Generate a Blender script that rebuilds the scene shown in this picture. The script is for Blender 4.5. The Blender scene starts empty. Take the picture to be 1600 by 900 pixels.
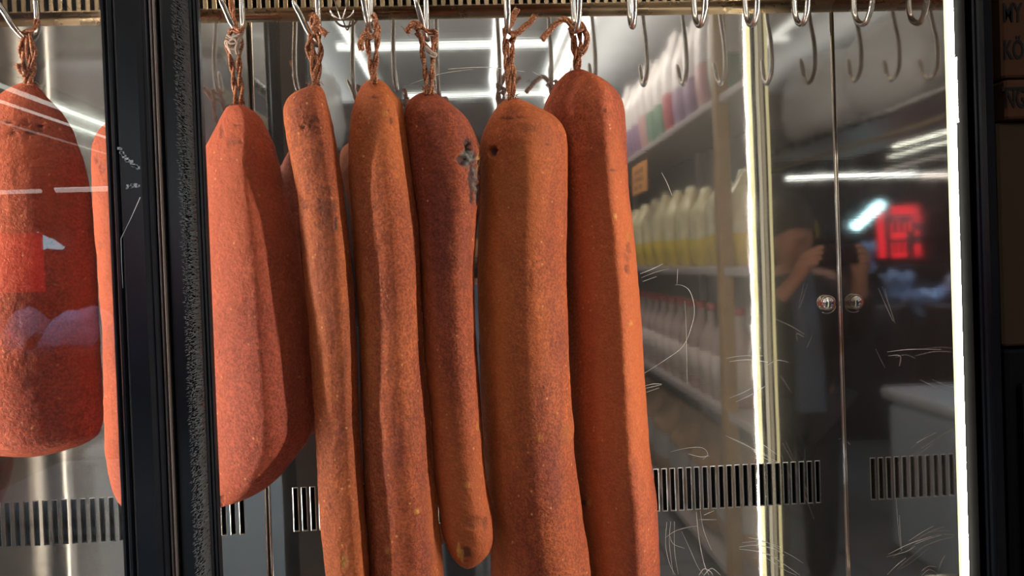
import bpy, math, random
import numpy as np
from mathutils import Vector, Matrix, noise
random.seed(7)
SC = bpy.context.scene
COL = SC.collection
CAMZ = 1.5
F = 1110.0
PY0 = 424.0                            # principal row: the photograph is an off-centre crop

# ------------------------------------------------------------------ camera
def cam_basis(yaw, pitch, roll):
    yaw, pitch, roll = (math.radians(a) for a in (yaw, pitch, roll))
    f = Vector((math.sin(yaw)*math.cos(pitch), math.cos(yaw)*math.cos(pitch), -math.sin(pitch)))
    r = Vector((math.cos(yaw), -math.sin(yaw), 0))
    u = r.cross(f)
    return r*math.cos(roll)-u*math.sin(roll), u*math.cos(roll)+r*math.sin(roll), f
CR, CU, CF = cam_basis(3.0, 0.7, 2.05)
cam = bpy.data.cameras.new('camera')
cam.sensor_width = 36.0
cam.lens = 36.0*F/1600.0
cam.shift_y = -(450-PY0)/1600.0
cam.clip_start = 0.005
cam.clip_end = 60
co = bpy.data.objects.new('camera', cam)
COL.objects.link(co)
co.matrix_world = Matrix(((CR.x, CU.x, -CF.x, 0), (CR.y, CU.y, -CF.y, 0), (CR.z, CU.z, -CF.z, CAMZ), (0, 0, 0, 1)))
SC.camera = co

YF, YR, YB = 0.90, 1.08, 1.26          # front frame, hook rail, back wall
def ray(px, py):
    return CF + CR*((px-800)/F) + CU*((PY0-py)/F)
def at(px, py, Y):
    d = ray(px, py)
    d = d*(Y/d.y)
    return Vector((d.x, d.y, d.z+CAMZ))
def px_of(p):
    q = Vector(p)-Vector((0, 0, CAMZ))
    z = q.dot(CF)
    return 800+F*q.dot(CR)/z, PY0-F*q.dot(CU)/z
XC = at(1312, 450, YB).x               # right end wall of the cabinet
def MB(px, py, Y):                      # a place in the shop seen in the back wall
    p = at(px, py, 2*YB-Y)
    return Vector((p.x, Y, p.z))
def MR(px, py, Y):                      # ... seen in the corner of back wall and end wall
    p = at(px, py, 2*YB-Y)
    return Vector((2*XC-p.x, Y, p.z))
def MG(px, py, Y):                      # ... seen in the door glass
    p = at(px, py, 2*YF-Y)
    return Vector((p.x, Y, p.z))

# ------------------------------------------------------------------ mesh helper
class MBld:
    def __init__(s):
        s.v, s.f, s.m, s.sm = [], [], [], []
    def add(s, vs, fs, mi=0, smooth=False):
        b = len(s.v)
        s.v += [tuple(v) for v in vs]
        for f in fs:
            s.f.append(tuple(b+i for i in f)); s.m.append(mi); s.sm.append(smooth)
        return s
    def box(s, x0, x1, y0, y1, z0, z1, mi=0):
        vs = [(x, y, z) for z in (z0, z1) for y in (y0, y1) for x in (x0, x1)]
        return s.add(vs, [(0, 2, 3, 1), (4, 5, 7, 6), (0, 1, 5, 4), (2, 6, 7, 3), (0, 4, 6, 2), (1, 3, 7, 5)], mi)
    def bbox(s, x0, x1, y0, y1, z0, z1, r=0.004, mi=0):      # box with chamfered vertical and top edges
        def ringz(z, i):
            a = r
            return [(x0+i+a, y0+i, z), (x1-i-a, y0+i, z), (x1-i, y0+i+a, z), (x1-i, y1-i-a, z), (x1-i-a, y1-i, z), (x0+i+a, y1-i, z), (x0+i, y1-i-a, z), (x0+i, y0+i+a, z)]
        rings = [ringz(z0, r*.6), ringz(z0+r, 0), ringz(z1-r, 0), ringz(z1, r*.6)]
        vs = [p for q in rings for p in q]
        fs = []
        for k in range(3):
            for i in range(8):
                j = (i+1) % 8
                fs.append((k*8+i, k*8+j, k*8+8+j, k*8+8+i))
        fs.append(tuple(range(7, -1, -1))); fs.append(tuple(range(24, 32)))
        return s.add(vs, fs, mi)
    def tube(s, pts, r, n=8, mi=0, cap=True, radii=None):
        pts = [Vector(p) for p in pts]
        m = len(pts)
        T = []
        for i in range(m):
            t = pts[min(i+1, m-1)]-pts[max(i-1, 0)]
            T.append(t.normalized() if t.length > 1e-9 else Vector((0, 0, 1)))
        up = Vector((0, 0, 1)) if abs(T[0].z) < .9 else Vector((0, 1, 0))
        nrm = (up-T[0]*up.dot(T[0])).normalized()
        vs, fs = [], []
        for i in range(m):
            nrm = (nrm-T[i]*nrm.dot(T[i])).normalized()
            b = T[i].cross(nrm)
            rr = radii[i] if radii else r
            for k in range(n):
                a = 2*math.pi*k/n
                vs.append(pts[i]+(nrm*math.cos(a)+b*math.sin(a))*rr)
        for i in range(m-1):
            for k in range(n):
                j = (k+1) % n
                fs.append((i*n+k, i*n+j, i*n+n+j, i*n+n+k))
        if cap:
            fs.append(tuple(range(n-1, -1, -1))); fs.append(tuple(range((m-1)*n, m*n)))
        return s.add(vs, fs, mi, True)
    def lathe(s, prof, c, axis='z', n=32, mi=0):
        vs, fs = [], []
        for (r, h) in prof:
            for k in range(n):
                a = 2*math.pi*k/n
                p = {'z': (r*math.cos(a), r*math.sin(a), h), 'x': (h, r*math.cos(a), r*math.sin(a)), 'y': (r*math.cos(a), h, r*math.sin(a))}[axis]
                vs.append((c[0]+p[0], c[1]+p[1], c[2]+p[2]))
        for i in range(len(prof)-1):
            for k in range(n):
                j = (k+1) % n
                fs.append((i*n+k, i*n+j, i*n+n+j, i*n+n+k))
        fs.append(tuple(range(n-1, -1, -1))); fs.append(tuple(range((len(prof)-1)*n, len(prof)*n)))
        return s.add(vs, fs, mi, True)
    def build(s, name, mats, parent=None, loc=None):
        me = bpy.data.meshes.new(name)
        base = Vector((0, 0, 0))
        if parent is not None:
            base = Vector(parent['_w'])
        elif loc is not None:
            base = Vector(loc)
        me.from_pydata([(v[0]-base.x, v[1]-base.y, v[2]-base.z) for v in s.v], [], s.f)
        for m in (mats if isinstance(mats, (list, tuple)) else [mats]):
            me.materials.append(m)
        me.polygons.foreach_set('material_index', s.m)
        me.polygons.foreach_set('use_smooth', s.sm)
        me.update()
        o = bpy.data.objects.new(name, me)
        COL.objects.link(o)
        o['_w'] = list(base)
        if parent is not None:
            o.parent = parent
        elif loc is not None:
            o.location = loc
        return o

def tag(o, label=None, cat=None, group=None, kind=None):
    for k, v in (('label', label), ('category', cat), ('group', group), ('kind', kind)):
        if v: o[k] = v
    return o
def thing(name, loc, label, cat, group=None):
    o = bpy.data.objects.new(name, None)
    o.empty_display_size = .05
    COL.objects.link(o)
    o.location = loc
    o['_w'] = list(loc)
    return tag(o, label, cat, group)
def copy_tree(o, loc, label):
    c = o.copy(); COL.objects.link(c)
    c.location = loc; c['label'] = label
    for ch in list(o.children):
        d = ch.copy(); COL.objects.link(d); d.parent = c
        for g in list(ch.children):
            e = g.copy(); COL.objects.link(e); e.parent = d
    return c
def smooth_path(pts, k=6):
    P = [Vector(p) for p in pts]
    out = []
    for i in range(len(P)-1):
        p0 = P[max(i-1, 0)]; p1 = P[i]; p2 = P[i+1]; p3 = P[min(i+2, len(P)-1)]
        for j in range(k):
            t = j/k
            out.append(.5*((2*p1)+(p2-p0)*t+(2*p0-5*p1+4*p2-p3)*t*t+(3*p1-p0-3*p2+p3)*t**3))
    out.append(P[-1])
    return out

# ------------------------------------------------------------------ materials
def newmat(name):
    m = bpy.data.materials.new(name); m.use_nodes = True
    nt = m.node_tree
    bs = nt.nodes['Principled BSDF']
    return m, nt, bs
def N(nt, typ, **kw):
    n = nt.nodes.new(typ)
    for k, v in kw.items():
        if k.startswith('i_'):
            n.inputs[k[2:].replace('_', ' ')].default_value = v
        else:
            setattr(n, k, v)
    return n
def ramp(nt, src, stops):
    r = nt.nodes.new('ShaderNodeValToRGB')
    e = r.color_ramp.elements
    while len(e) < len(stops): e.new(.5)
    for el, (p, c) in zip(e, stops):
        el.position = p
        el.color = (c, c, c, 1) if not isinstance(c, tuple) else (c[0], c[1], c[2], 1)
    nt.links.new(src, r.inputs['Fac'])
    return r.outputs['Color']
def mix(nt, fac, a, b, blend='MIX'):
    m = nt.nodes.new('ShaderNodeMix'); m.data_type = 'RGBA'; m.blend_type = blend
    for idx, v in ((0, fac), (6, a), (7, b)):
        if hasattr(v, 'is_output'): nt.links.new(v, m.inputs[idx])
        else: m.inputs[idx].default_value = (v[0], v[1], v[2], 1) if isinstance(v, tuple) else v
    return m.outputs[2]
def coords(nt, scale=(1, 1, 1), loc=(0, 0, 0)):
    tc = N(nt, 'ShaderNodeTexCoord')
    mp = N(nt, 'ShaderNodeMapping')
    mp.inputs['Scale'].default_value = scale
    mp.inputs['Location'].default_value = loc
    nt.links.new(tc.outputs['Object'], mp.inputs['Vector'])
    return mp.outputs['Vector']
def noise_tex(nt, vec, scale, detail=4, rough=.55):
    n = N(nt, 'ShaderNodeTexNoise')
    n.inputs['Scale'].default_value = scale
    n.inputs['Detail'].default_value = detail
    n.inputs['Roughness'].default_value = rough
    nt.links.new(vec, n.inputs['Vector'])
    return n.outputs['Fac']
def bump(nt, bs, h, strength, dist=.001, prev=None):
    b = N(nt, 'ShaderNodeBump')
    b.inputs['Strength'].default_value = strength
    b.inputs['Distance'].default_value = dist
    nt.links.new(h, b.inputs['Height'])
    if prev is not None: nt.links.new(prev, b.inputs['Normal'])
    nt.links.new(b.outputs['Normal'], bs.inputs['Normal'])
    return b.outputs['Normal']
def plain(name, c, rough=.5, metal=0., nscale=40, var=.12, bumpy=.0, spec=.5):
    m, nt, bs = newmat(name)
    v = coords(nt)
    n = noise_tex(nt, v, nscale)
    col = mix(nt, n, tuple(x*(1-var) for x in c), tuple(min(1, x*(1+var)) for x in c))
    nt.links.new(col, bs.inputs['Base Color'])
    bs.inputs['Roughness'].default_value = rough
    bs.inputs['Metallic'].default_value = metal
    bs.inputs['Specular IOR Level'].default_value = spec
    if bumpy: bump(nt, bs, n, bumpy, .002)
    return m
def emit(name, c, s):
    m, nt, bs = newmat(name)
    bs.inputs['Base Color'].default_value = (c[0]*.15, c[1]*.15, c[2]*.15, 1)
    bs.inputs['Emission Color'].default_value = (c[0], c[1], c[2], 1)
    bs.inputs['Emission Strength'].default_value = s
    return m
def steel(name, base=(.60, .585, .565), rough=.085, wav=.25, brush=.05, axis='x', haze=0.):
    m, nt, bs = newmat(name)
    v = coords(nt)
    big = noise_tex(nt, v, 3.2, 2)
    vb = coords(nt, (2, 2, 420) if axis == 'x' else (420, 420, 2))
    br = noise_tex(nt, vb, 1.0, 2)
    sm = noise_tex(nt, v, 14, 5, .65)
    rgh = ramp(nt, sm, [(.35, rough*.8), (.7, rough*1.5)])
    nt.links.new(rgh, bs.inputs['Roughness'])
    col = mix(nt, sm, tuple(x*.95 for x in base), tuple(x*1.04 for x in base))
    nt.links.new(col, bs.inputs['Base Color'])
    bs.inputs['Metallic'].default_value = 1
    p = bump(nt, bs, big, wav, .01)
    if brush: bump(nt, bs, br, brush, .0003, p)
    if haze:
        out = [n for n in nt.nodes if n.type == 'OUTPUT_MATERIAL'][0]
        g = N(nt, 'ShaderNodeBsdfAnisotropic'); g.inputs['Roughness'].default_value = .34
        g.inputs['Color'].default_value = (*base, 1)
        mx = N(nt, 'ShaderNodeMixShader')
        nt.links.new(ramp(nt, sm, [(.3, haze*.9), (.7, haze*1.1)]), mx.inputs[0])
        nt.links.new(bs.outputs[0], mx.inputs[1]); nt.links.new(g.outputs[0], mx.inputs[2])
        nt.links.new(mx.outputs[0], out.inputs['Surface'])
    return m

M = {}
M['steel'] = steel('polished_steel', base=(.63, .60, .565), rough=.035, wav=.035, brush=.02, haze=.095)
M['steel_left'] = steel('satin_steel', rough=.06, wav=.035, brush=.02, haze=.20)
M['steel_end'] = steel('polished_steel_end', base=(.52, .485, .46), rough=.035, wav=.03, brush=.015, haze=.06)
M['scratch'] = plain('scratched_steel', (.85, .82, .78), .55, .6)
M['bronze'] = steel('reflection_tinted_steel', base=(.30, .225, .14), rough=.25, wav=.05, brush=.08)  # brownish reflection put into the base colour
M['slot_rim'] = plain('deburred_edge', (.80, .78, .75), .35, .9)
M['duct'] = plain('duct_black', (.004, .004, .004), .9)
M['hook'] = steel('hook_wire', base=(.66, .63, .60), rough=.22, wav=.1, brush=.0)
M['chrome'] = steel('chrome', base=(.82, .80, .78), rough=.07, wav=.0, brush=.0)
M['rail'] = steel('rail_steel', base=(.5, .48, .46), rough=.25, wav=.1)
M['black'] = plain('black_lacquer', (.009, .010, .014), .25, 0, 30, .4, spec=.5)
M['black_matte'] = plain('black_rubber', (.006, .006, .007), .55, 0, 60, .3, spec=.25)
M['felt'] = plain('black_felt', (.0004, .0004, .0004), 1., 0, 60, .3, spec=0.)
M['black_scuff'] = plain('scuffed_lacquer', (.75, .76, .78), .7, 0, 200, .3)
M['alu_line'] = plain('brushed_trim', (.55, .44, .40), .3, .85)
M['alu'] = plain('aluminium_profile', (.48, .45, .41), .35, .8)
M['brush'] = plain('brush_pile', (.95, .86, .74), .9, 0, 900, .5)
M['led'] = emit('led_diffuser', (1., .93, .80), 350)
M['led_left'] = emit('led_diffuser_left', (1., .92, .80), 320)
M['led_top'] = emit('led_diffuser_top', (1., .84, .64), 14)
M['frame_glow_dim'] = emit('profile_glow_dim', (1., .93, .66), .55)
M['frame_glow'] = emit('profile_glow', (1., .95, .52), 1.5)
M['sticker'] = plain('paper_sticker', (.16, .155, .15), .8, spec=.1)
M['sticker_red'] = plain('sticker_red', (.35, .02, .03), .6)

def glass_mat():
    m, nt, bs = newmat('door_glass')
    out = [n for n in nt.nodes if n.type == 'OUTPUT_MATERIAL'][0]
    tr = N(nt, 'ShaderNodeBsdfTransparent'); tr.inputs['Color'].default_value = (.80, .80, .79, 1)
    gl = N(nt, 'ShaderNodeBsdfGlossy'); gl.inputs['Roughness'].default_value = .012
    fr = N(nt, 'ShaderNodeFresnel'); fr.inputs['IOR'].default_value = 1.62
    df = N(nt, 'ShaderNodeBsdfDiffuse'); df.inputs['Color'].default_value = (.55, .5, .46, 1)
    v = coords(nt)
    dust = noise_tex(nt, v, 220, 3, .7)
    smear = noise_tex(nt, coords(nt, (6, 6, 1.5)), 3, 4)
    dm = mix(nt, 1.0, ramp(nt, dust, [(.60, 0.0), (.75, .10)]), ramp(nt, smear, [(.3, .02), (.8, .05)]), 'ADD')
    m1 = N(nt, 'ShaderNodeMixShader'); m2 = N(nt, 'ShaderNodeMixShader')
    nt.links.new(fr.outputs[0], m1.inputs[0]); nt.links.new(tr.outputs[0], m1.inputs[1]); nt.links.new(gl.outputs[0], m1.inputs[2])
    nt.links.new(dm, m2.inputs[0]); nt.links.new(m1.outputs[0], m2.inputs[1]); nt.links.new(df.outputs[0], m2.inputs[2])
    nt.links.new(m2.outputs[0], out.inputs['Surface'])
    return m
M['glass'] = glass_mat()

def meat_mat(name, c1, c2, c3, off):
    c1, c2, c3 = [tuple(x*k for x, k in zip(c, (.92, .84, .80))) for c in (c1, c2, c3)]
    m, nt, bs = newmat(name)
    v = coords(nt, loc=off)
    vs = coords(nt, (1, 1, .28), off)
    n1 = noise_tex(nt, vs, 9, 5, .6)
    n2 = noise_tex(nt, vs, 17, 6, .65)
    nf = noise_tex(nt, v, 260, 3, .6)
    nm = noise_tex(nt, v, 70, 5, .65)
    col = mix(nt, ramp(nt, n1, [(.42, 0.), (.66, 1.)]), c1, c2)
    col = mix(nt, ramp(nt, n2, [(.48, 0.), (.68, .85)]), col, c3)
    col = mix(nt, ramp(nt, nm, [(.35, .35), (.62, 0.)]), col, tuple(x*.45 for x in c2))
    # dusty orange spice on top of the roundings, dark crumbs, pale flakes
    col = mix(nt, ramp(nt, nf, [(.43, .50), (.58, 0.)]), col, (.10, .022, .010))
    vo = N(nt, 'ShaderNodeTexVoronoi'); vo.inputs['Scale'].default_value = 105
    nt.links.new(v, vo.inputs['Vector'])
    sp = ramp(nt, vo.outputs['Distance'], [(.10, 1.), (.26, 0.)])
    sel = ramp(nt, vo.outputs['Color'], [(.76, 0.), (.82, .9)])
    flake = mix(nt, 1., sp, sel, 'MULTIPLY')
    col = mix(nt, flake, col, (.66, .27, .10))
    v2 = N(nt, 'ShaderNodeTexVoronoi'); v2.inputs['Scale'].default_value = 170
    nt.links.new(coords(nt, (1, 1, .7), (off[0]+5, off[1], off[2])), v2.inputs['Vector'])
    pit = mix(nt, 1., ramp(nt, v2.outputs['Distance'], [(.16, 1.), (.30, 0.)]), ramp(nt, v2.outputs['Color'], [(.70, 0.), (.82, .65)]), 'MULTIPLY')
    col = mix(nt, pit, col, (.10, .026, .014))
    n3 = noise_tex(nt, vs, 5, 4, .6)
    col = mix(nt, ramp(nt, n3, [(.45, 0.), (.62, .55)]), col, tuple(x*f for x, f in zip(c1, (1.02, 1.12, .72))))
    at_ = N(nt, 'ShaderNodeAttribute'); at_.attribute_name = 'torn'
    grey = mix(nt, ramp(nt, noise_tex(nt, v, 120, 4), [(.4, 0.), (.65, 1.)]), (.035, .03, .028), (.20, .19, .17))
    col = mix(nt, at_.outputs['Fac'], col, grey)
    st = N(nt, 'ShaderNodeAttribute'); st.attribute_name = 'stain'
    col = mix(nt, st.outputs['Fac'], col, (.07, .028, .022))
    fl = N(nt, 'ShaderNodeAttribute'); fl.attribute_name = 'fibre'
    col = mix(nt, fl.outputs['Fac'], col, (.66, .33, .07))
    nt.links.new(col, bs.inputs['Base Color'])
    bs.inputs['Roughness'].default_value = .68
    bs.inputs['Specular IOR Level'].default_value = .28
    p = bump(nt, bs, nm, .9, .0034)
    p = bump(nt, bs, nf, .8, .0011, p)
    p = bump(nt, bs, flake, .45, .0009, p)
    inv = mix(nt, 1., (1., 1., 1.), pit, 'SUBTRACT')
    bump(nt, bs, inv, .5, .0009, p)
    return m
def twine_mat():
    m, nt, bs = newmat('spice_coated_twine')
    v = coords(nt)
    n1 = noise_tex(nt, v, 60, 3); n2 = noise_tex(nt, v, 420, 3)
    col = mix(nt, ramp(nt, n1, [(.40, 0.), (.62, 1.)]), (.40, .125, .042), (.24, .058, .022))
    col = mix(nt, ramp(nt, n2, [(.52, 0.), (.66, .85)]), col, (.60, .42, .27))
    col = mix(nt, ramp(nt, n2, [(.36, .9), (.46, 0.)]), col, (.07, .03, .02))
    nt.links.new(col, bs.inputs['Base Color'])
    bs.inputs['Roughness'].default_value = .85
    bump(nt, bs, n2, .5, .0006)
    return m
M['twine'] = twine_mat()
M['pale_twine'] = plain('pale_twine', (.52, .40, .33), .85, 0, 300, .4)

# ------------------------------------------------------------------ the cabinet
XL = -.965                               # left end of the cabinet inside
Z0, Z1 = CAMZ-.78, CAMZ+.66              # inside floor and ceiling
cab = thing('display_cabinet', (0, 1.08, 0), 'tall refrigerated display cabinet of polished steel with black frame, meats hanging inside', 'display cabinet')

# back wall: flat sheet with real slots in it; a row of narrow upright openings
SLOT_W, PITCH = .0078, .0149
zs1 = at(1150, 727, YB).z; zs0 = at(1150, 792, YB).z
def slotted_sheet(b, x0, x1, y, z0, z1, slots, zs0, zs1, mi=0, rim=1, depth=.004, dark=2, gap=.05):
    xs = [x0]
    b.add([(x0, y, z0), (x1, y, z0), (x1, y, zs0), (x0, y, zs0)], [(0, 1, 2, 3)], mi)
    b.add([(x0, y, zs1), (x1, y, zs1), (x1, y, z1), (x0, y, z1)], [(0, 1, 2, 3)], mi)
    c = x0
    for s in slots:
        a, e = s-SLOT_W/2, s+SLOT_W/2
        b.add([(c, y, zs0), (a, y, zs0), (a, y, zs1), (c, y, zs1)], [(0, 1, 2, 3)], mi)
        # punched edge, going back through the sheet
        b.add([(a, y, zs0), (e, y, zs0), (e, y, zs1), (a, y, zs1), (a, y+depth, zs0), (e, y+depth, zs0), (e, y+depth, zs1), (a, y+depth, zs1)],
              [(0, 1, 5, 4), (1, 2, 6, 5), (2, 3, 7, 6), (3, 0, 4, 7)], rim)
        # raised burr round the opening
        t, o_ = .0011, .0006
        q = [(a-t, zs0-t), (e+t, zs0-t), (e+t, zs1+t), (a-t, zs1+t)]
        r = [(a, zs0), (e, zs0), (e, zs1), (a, zs1)]
        b.add([(p[0], y-o_*.3, p[1]) for p in q]+[(p[0], y-o_, p[1]) for p in r], [(0, 1, 5, 4), (1, 2, 6, 5), (2, 3, 7, 6), (3, 0, 4, 7)], rim)
        c = e
    b.add([(c, y, zs0), (x1, y, zs0), (x1, y, zs1), (c, y, zs1)], [(0, 1, 2, 3)], mi)
    if slots:
        b.add([(slots[0]-.03, y+gap, zs0-.02), (slots[-1]+.03, y+gap, zs0-.02), (slots[-1]+.03, y+gap, zs1+.02), (slots[0]-.03, y+gap, zs1+.02)], [(0, 1, 2, 3)], dark)
xseam = at(402, 450, YB).x
sl_left = []
x = at(378, 800, YB).x
while x > XL+.05:
    sl_left.append(x); x -= PITCH*1.06
sl_left.reverse()
sl_mid = []
x = at(1278, 757, YB).x
while x > at(455, 780, YB).x-.002:
    sl_mid.append(x); x -= PITCH
sl_mid.reverse()
ZL = at(800, 28, YB).z                    # where the ledge under the top grille begins
b = MBld()
slotted_sheet(b, XL, xseam, YB, Z0, ZL, sl_left, zs0, zs1)
b.build('back_panel', [M['steel_left'], M['slot_rim'], M['duct']], cab)
b = MBld()
slotted_sheet(b, xseam, XC, YB, Z0, ZL, sl_mid, zs0, zs1)
# scratches and scuffs left on the sheet
def scratch(b, pts, w=.0007, mi=3, wall='back'):
    w *= .8
    P = []
    for (px, py) in pts:
        if wall == 'back':
            p = at(px, py, YB-.0006)
        else:
            d = ray(px, py); t = (XC-.0006)/d.x
            p = Vector((d.x*t, d.y*t, d.z*t+CAMZ))
        P.append(p)
    P = smooth_path(P, 4)
    vs, fs = [], []
    nrm = Vector((0, -1, 0)) if wall == 'back' else Vector((-1, 0, 0))
    for i, p in enumerate(P):
        t = (P[min(i+1, len(P)-1)]-P[max(i-1, 0)]).normalized()
        s_ = t.cross(nrm).normalized()*w*.5*(.35+.65*math.sin(math.pi*min(max(i/(len(P)-1), .08), .92)))
        vs += [p+s_, p-s_]
    for i in range(len(P)-1):
        fs.append((2*i, 2*i+1, 2*i+3, 2*i+2))
    b.add(vs, fs, mi)
for pts in ([(1007, 583), (1040, 562), (1068, 540), (1082, 505), (1085, 480), (1078, 455), (1066, 446), (1055, 445)],
            [(1070, 470), (1072, 510), (1073, 560), (1074, 600)], [(1059, 420), (1058, 444)],
            [(1000, 428), (1020, 420), (1036, 412)], [(1002, 434), (1025, 425), (1045, 420)], [(1004, 440), (1026, 432)],
            [(1008, 603), (1020, 600), (1034, 600)], [(1008, 607), (1034, 601)], [(1010, 613), (1030, 606)],
            [(1034, 270), (1042, 285), (1050, 305)], [(1048, 706), (1075, 700), (1098, 700), (1106, 710), (1098, 718)],
            [(1075, 709), (1095, 714), (1108, 712)], [(1134, 681), (1160, 692), (1185, 706), (1215, 722)], [(1140, 684), (1170, 698), (1200, 712)],
            [(1185, 690), (1200, 700), (1216, 712)], [(1178, 705), (1195, 716), (1208, 722)],
            [(1042, 816), (1040, 850), (1046, 880), (1055, 898)], [(1048, 815), (1046, 850), (1052, 898)], [(1054, 815), (1054, 860), (1060, 898)],
            [(1065, 830), (1078, 858), (1090, 885), (1100, 899)], [(1088, 800), (1092, 840), (1100, 880), (1108, 899)],
            [(1094, 798), (1100, 830), (1112, 860)], [(1092, 812), (1120, 812)], [(1100, 805), (1116, 798)],
            [(1040, 840), (1055, 830), (1075, 824), (1090, 822)], [(1047, 838), (1052, 850), (1070, 857)],
            [(1092, 899), (1100, 889), (1110, 893), (1114, 899)], [(1100, 899), (1112, 888), (1126, 899)],
            [(1155, 855), (1180, 852), (1210, 858), (1225, 868)], [(1160, 848), (1190, 846), (1220, 855)], [(1170, 840), (1195, 846), (1218, 858)],
            [(1155, 858), (1185, 862), (1215, 872)], [(1200, 865), (1230, 885), (1250, 899)], [(1195, 870), (1225, 890), (1245, 899)], [(1225, 862), (1240, 870), (1255, 880)],
            [(1135, 560), (1160, 556), (1192, 556)], [(1140, 565), (1170, 562), (1200, 566)], [(1140, 622), (1160, 614), (1175, 606)], [(1150, 628), (1175, 616), (1195, 604)],
            [(1200, 570), (1215, 563), (1232, 566)], [(640, 132), (690, 115), (740, 108)], [(700, 108), (760, 105), (820, 112)], [(832, 112), (848, 120)]):
    scratch(b, pts, random.choice((.0006, .0008, .001)))
b.build('back_panel', [M['steel'], M['slot_rim'], M['duct'], M['scratch']], cab)
b = MBld()
b.tube([(xseam, YB-.001, Z0), (xseam, YB-.001, ZL)], .0022, 8)
b.tube([(xseam+.0062, YB-.001, Z0), (xseam+.0062, YB-.001, ZL)], .0022, 8)
b.box(xseam+.0022, xseam+.004, YB-.0012, YB, Z0, ZL, 1)
b.build('seam_strip', [M['chrome'], M['duct']], cab)

# top grille: rounded ledge turning forward, then an upright slotted fascia
prof = []
zt = at(800, 12, YB).z
for k in range(9):
    a = k/8*math.pi/2
    prof.append((YB-.012*(1-math.cos(a)), ZL+(zt-ZL)*.8*math.sin(a)))
yl = YB-.016
prof.append((yl, zt))
b = MBld()
vs = [(x_, y_, z_) for x_ in (XL, XC) for (y_, z_) in prof]
n = len(prof)
b.add(vs, [(i, n+i, n+i+1, i+1) for i in range(n-1)], 0, True)
b.build('grille_ledge', M['bronze'], cab)
b = MBld()
sl_top = []
x = XL+.02
while x < XC-.012:
    sl_top.append(x); x += .0150
SLOT_W = .0072
slotted_sheet(b, XL, XC, yl, zt, Z1, sl_top, zt+.0015, zt+.075, 0, 0, .004, 1, .05)
b.build('air_grille', [M['bronze'], M['duct']], cab)
# small wire bracket clipped into the grille
b = MBld()
c = at(534, 8, yl-.004)
b.tube(smooth_path([c+Vector((-.012, 0, .01)), c+Vector((-.006, -.006, -.012)), c+Vector((0, -.008, -.027)), c+Vector((.006, -.006, -.012)), c+Vector((.012, 0, .01))], 5), .0014, 8)
ring = [c+Vector((.02*math.cos(a), .001, -.006+.018*math.sin(a))) for a in [math.pi*(1+k/12) for k in range(13)]]
b.tube(ring, .0022, 8)
b.build('grille_clip', M['chrome'], cab)

# end wall on the right, ceiling, floor, far left end wall
b = MBld()
b.add([(XC, YF-.02, Z0), (XC, YB, Z0), (XC, YB, Z1), (XC, YF-.02, Z1)], [(0, 1, 2, 3)])
for pts in ([(1372, 450), (1385, 480), (1395, 502)], [(1378, 448), (1390, 480), (1398, 505)], [(1382, 450), (1388, 475)], [(1368, 545), (1376, 562), (1383, 575)],
            [(1388, 866), (1420, 850), (1455, 838)], [(1385, 870), (1415, 862), (1430, 853)], [(1420, 845), (1440, 832), (1458, 822)],
            [(1430, 850), (1450, 842), (1470, 836)], [(1400, 780), (1403, 820), (1407, 860)], [(1405, 805), (1407, 840), (1409, 862)],
            [(1386, 898), (1400, 884), (1415, 872)], [(1432, 692), (1450, 682), (1462, 676)], [(1386, 550), (1420, 546), (1470, 546)], [(1388, 556), (1406, 556), (1405, 572)],
            [(1465, 898), (1470, 880), (1476, 868)], [(1440, 892), (1450, 885), (1462, 886)], [(1440, 899), (1452, 890), (1466, 897)], [(1324, 690), (1328, 695)]):
    scratch(b, pts, random.choice((.0006, .0009)), 1, 'side')
b.build('end_panel', [M['steel_end'], M['scratch']], cab)
b = MBld()
b.tube([(XC-.0015, YB-.0015, Z0), (XC-.0015, YB-.0015, ZL)], .0016, 8)
b.build('corner_bead', M['chrome'], cab)
b = MBld().box(XL-.02, XC+.02, YF-.01, YB+.08, Z1, Z1+.02)
b.build('ceiling_panel', M['steel_end'], cab)
b = MBld().box(XL-.02, XC+.02, YF-.01, YB+.08, Z0-.02, Z0)
b.build('floor_panel', M['steel_end'], cab)
b = MBld().add([(XL, YF-.01, Z0), (XL, YB, Z0), (XL, YB, Z1), (XL, YF-.01, Z1)], [(3, 2, 1, 0)])
b.build('end_panel', M['alu'], cab)
# outer casing, plinth
b = MBld()
xo = at(1563, 450, YF).x
b.box(XL-.06, xo, YB+.085, YB+.11, .05, Z1+.25)
b.box(xo-.02, xo, YF+.01, YB+.085, .05, Z1+.25)
b.box(XL-.06, XL-.03, YF-.02, YB+.085, .05, Z1+.25)
b.box(XL-.03, xo-.02, YF-.0, YB+.085, Z1+.021, Z1+.25)
b.box(XL-.03, xo-.02, YF-.0, YB+.085, .05, Z0-.021)
b.box(XL-.03, xo-.05, YF+.04, YB+.05, 0, .05)
b.build('casing', M['black'], cab)
# screw knob on the end wall
kc = at(1291, 473, YB)
b = MBld()
prof = [(.0085, 0), (.0085, -.003), (.0130, -.0045)]
for k in range(1, 10):
    a = k/9*math.pi/2
    prof.append((.0142*math.cos(a)+.0002, -.0055-.0105*math.sin(a)))
b.lathe(prof, kc, 'y', 28)
b.build('knob', M['chrome'], cab)
b = MBld()
b.tube([kc+Vector((.0165*math.cos(a)+.001, -.0012, .0165*math.sin(a)-.003)) for a in [-math.pi*(.08+.6*k/14) for k in range(15)]], .0009, 6)
b.build('knob_shadow_arc', M['hook'], cab)  # arc modelled in place of the shadow under the knob

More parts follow.
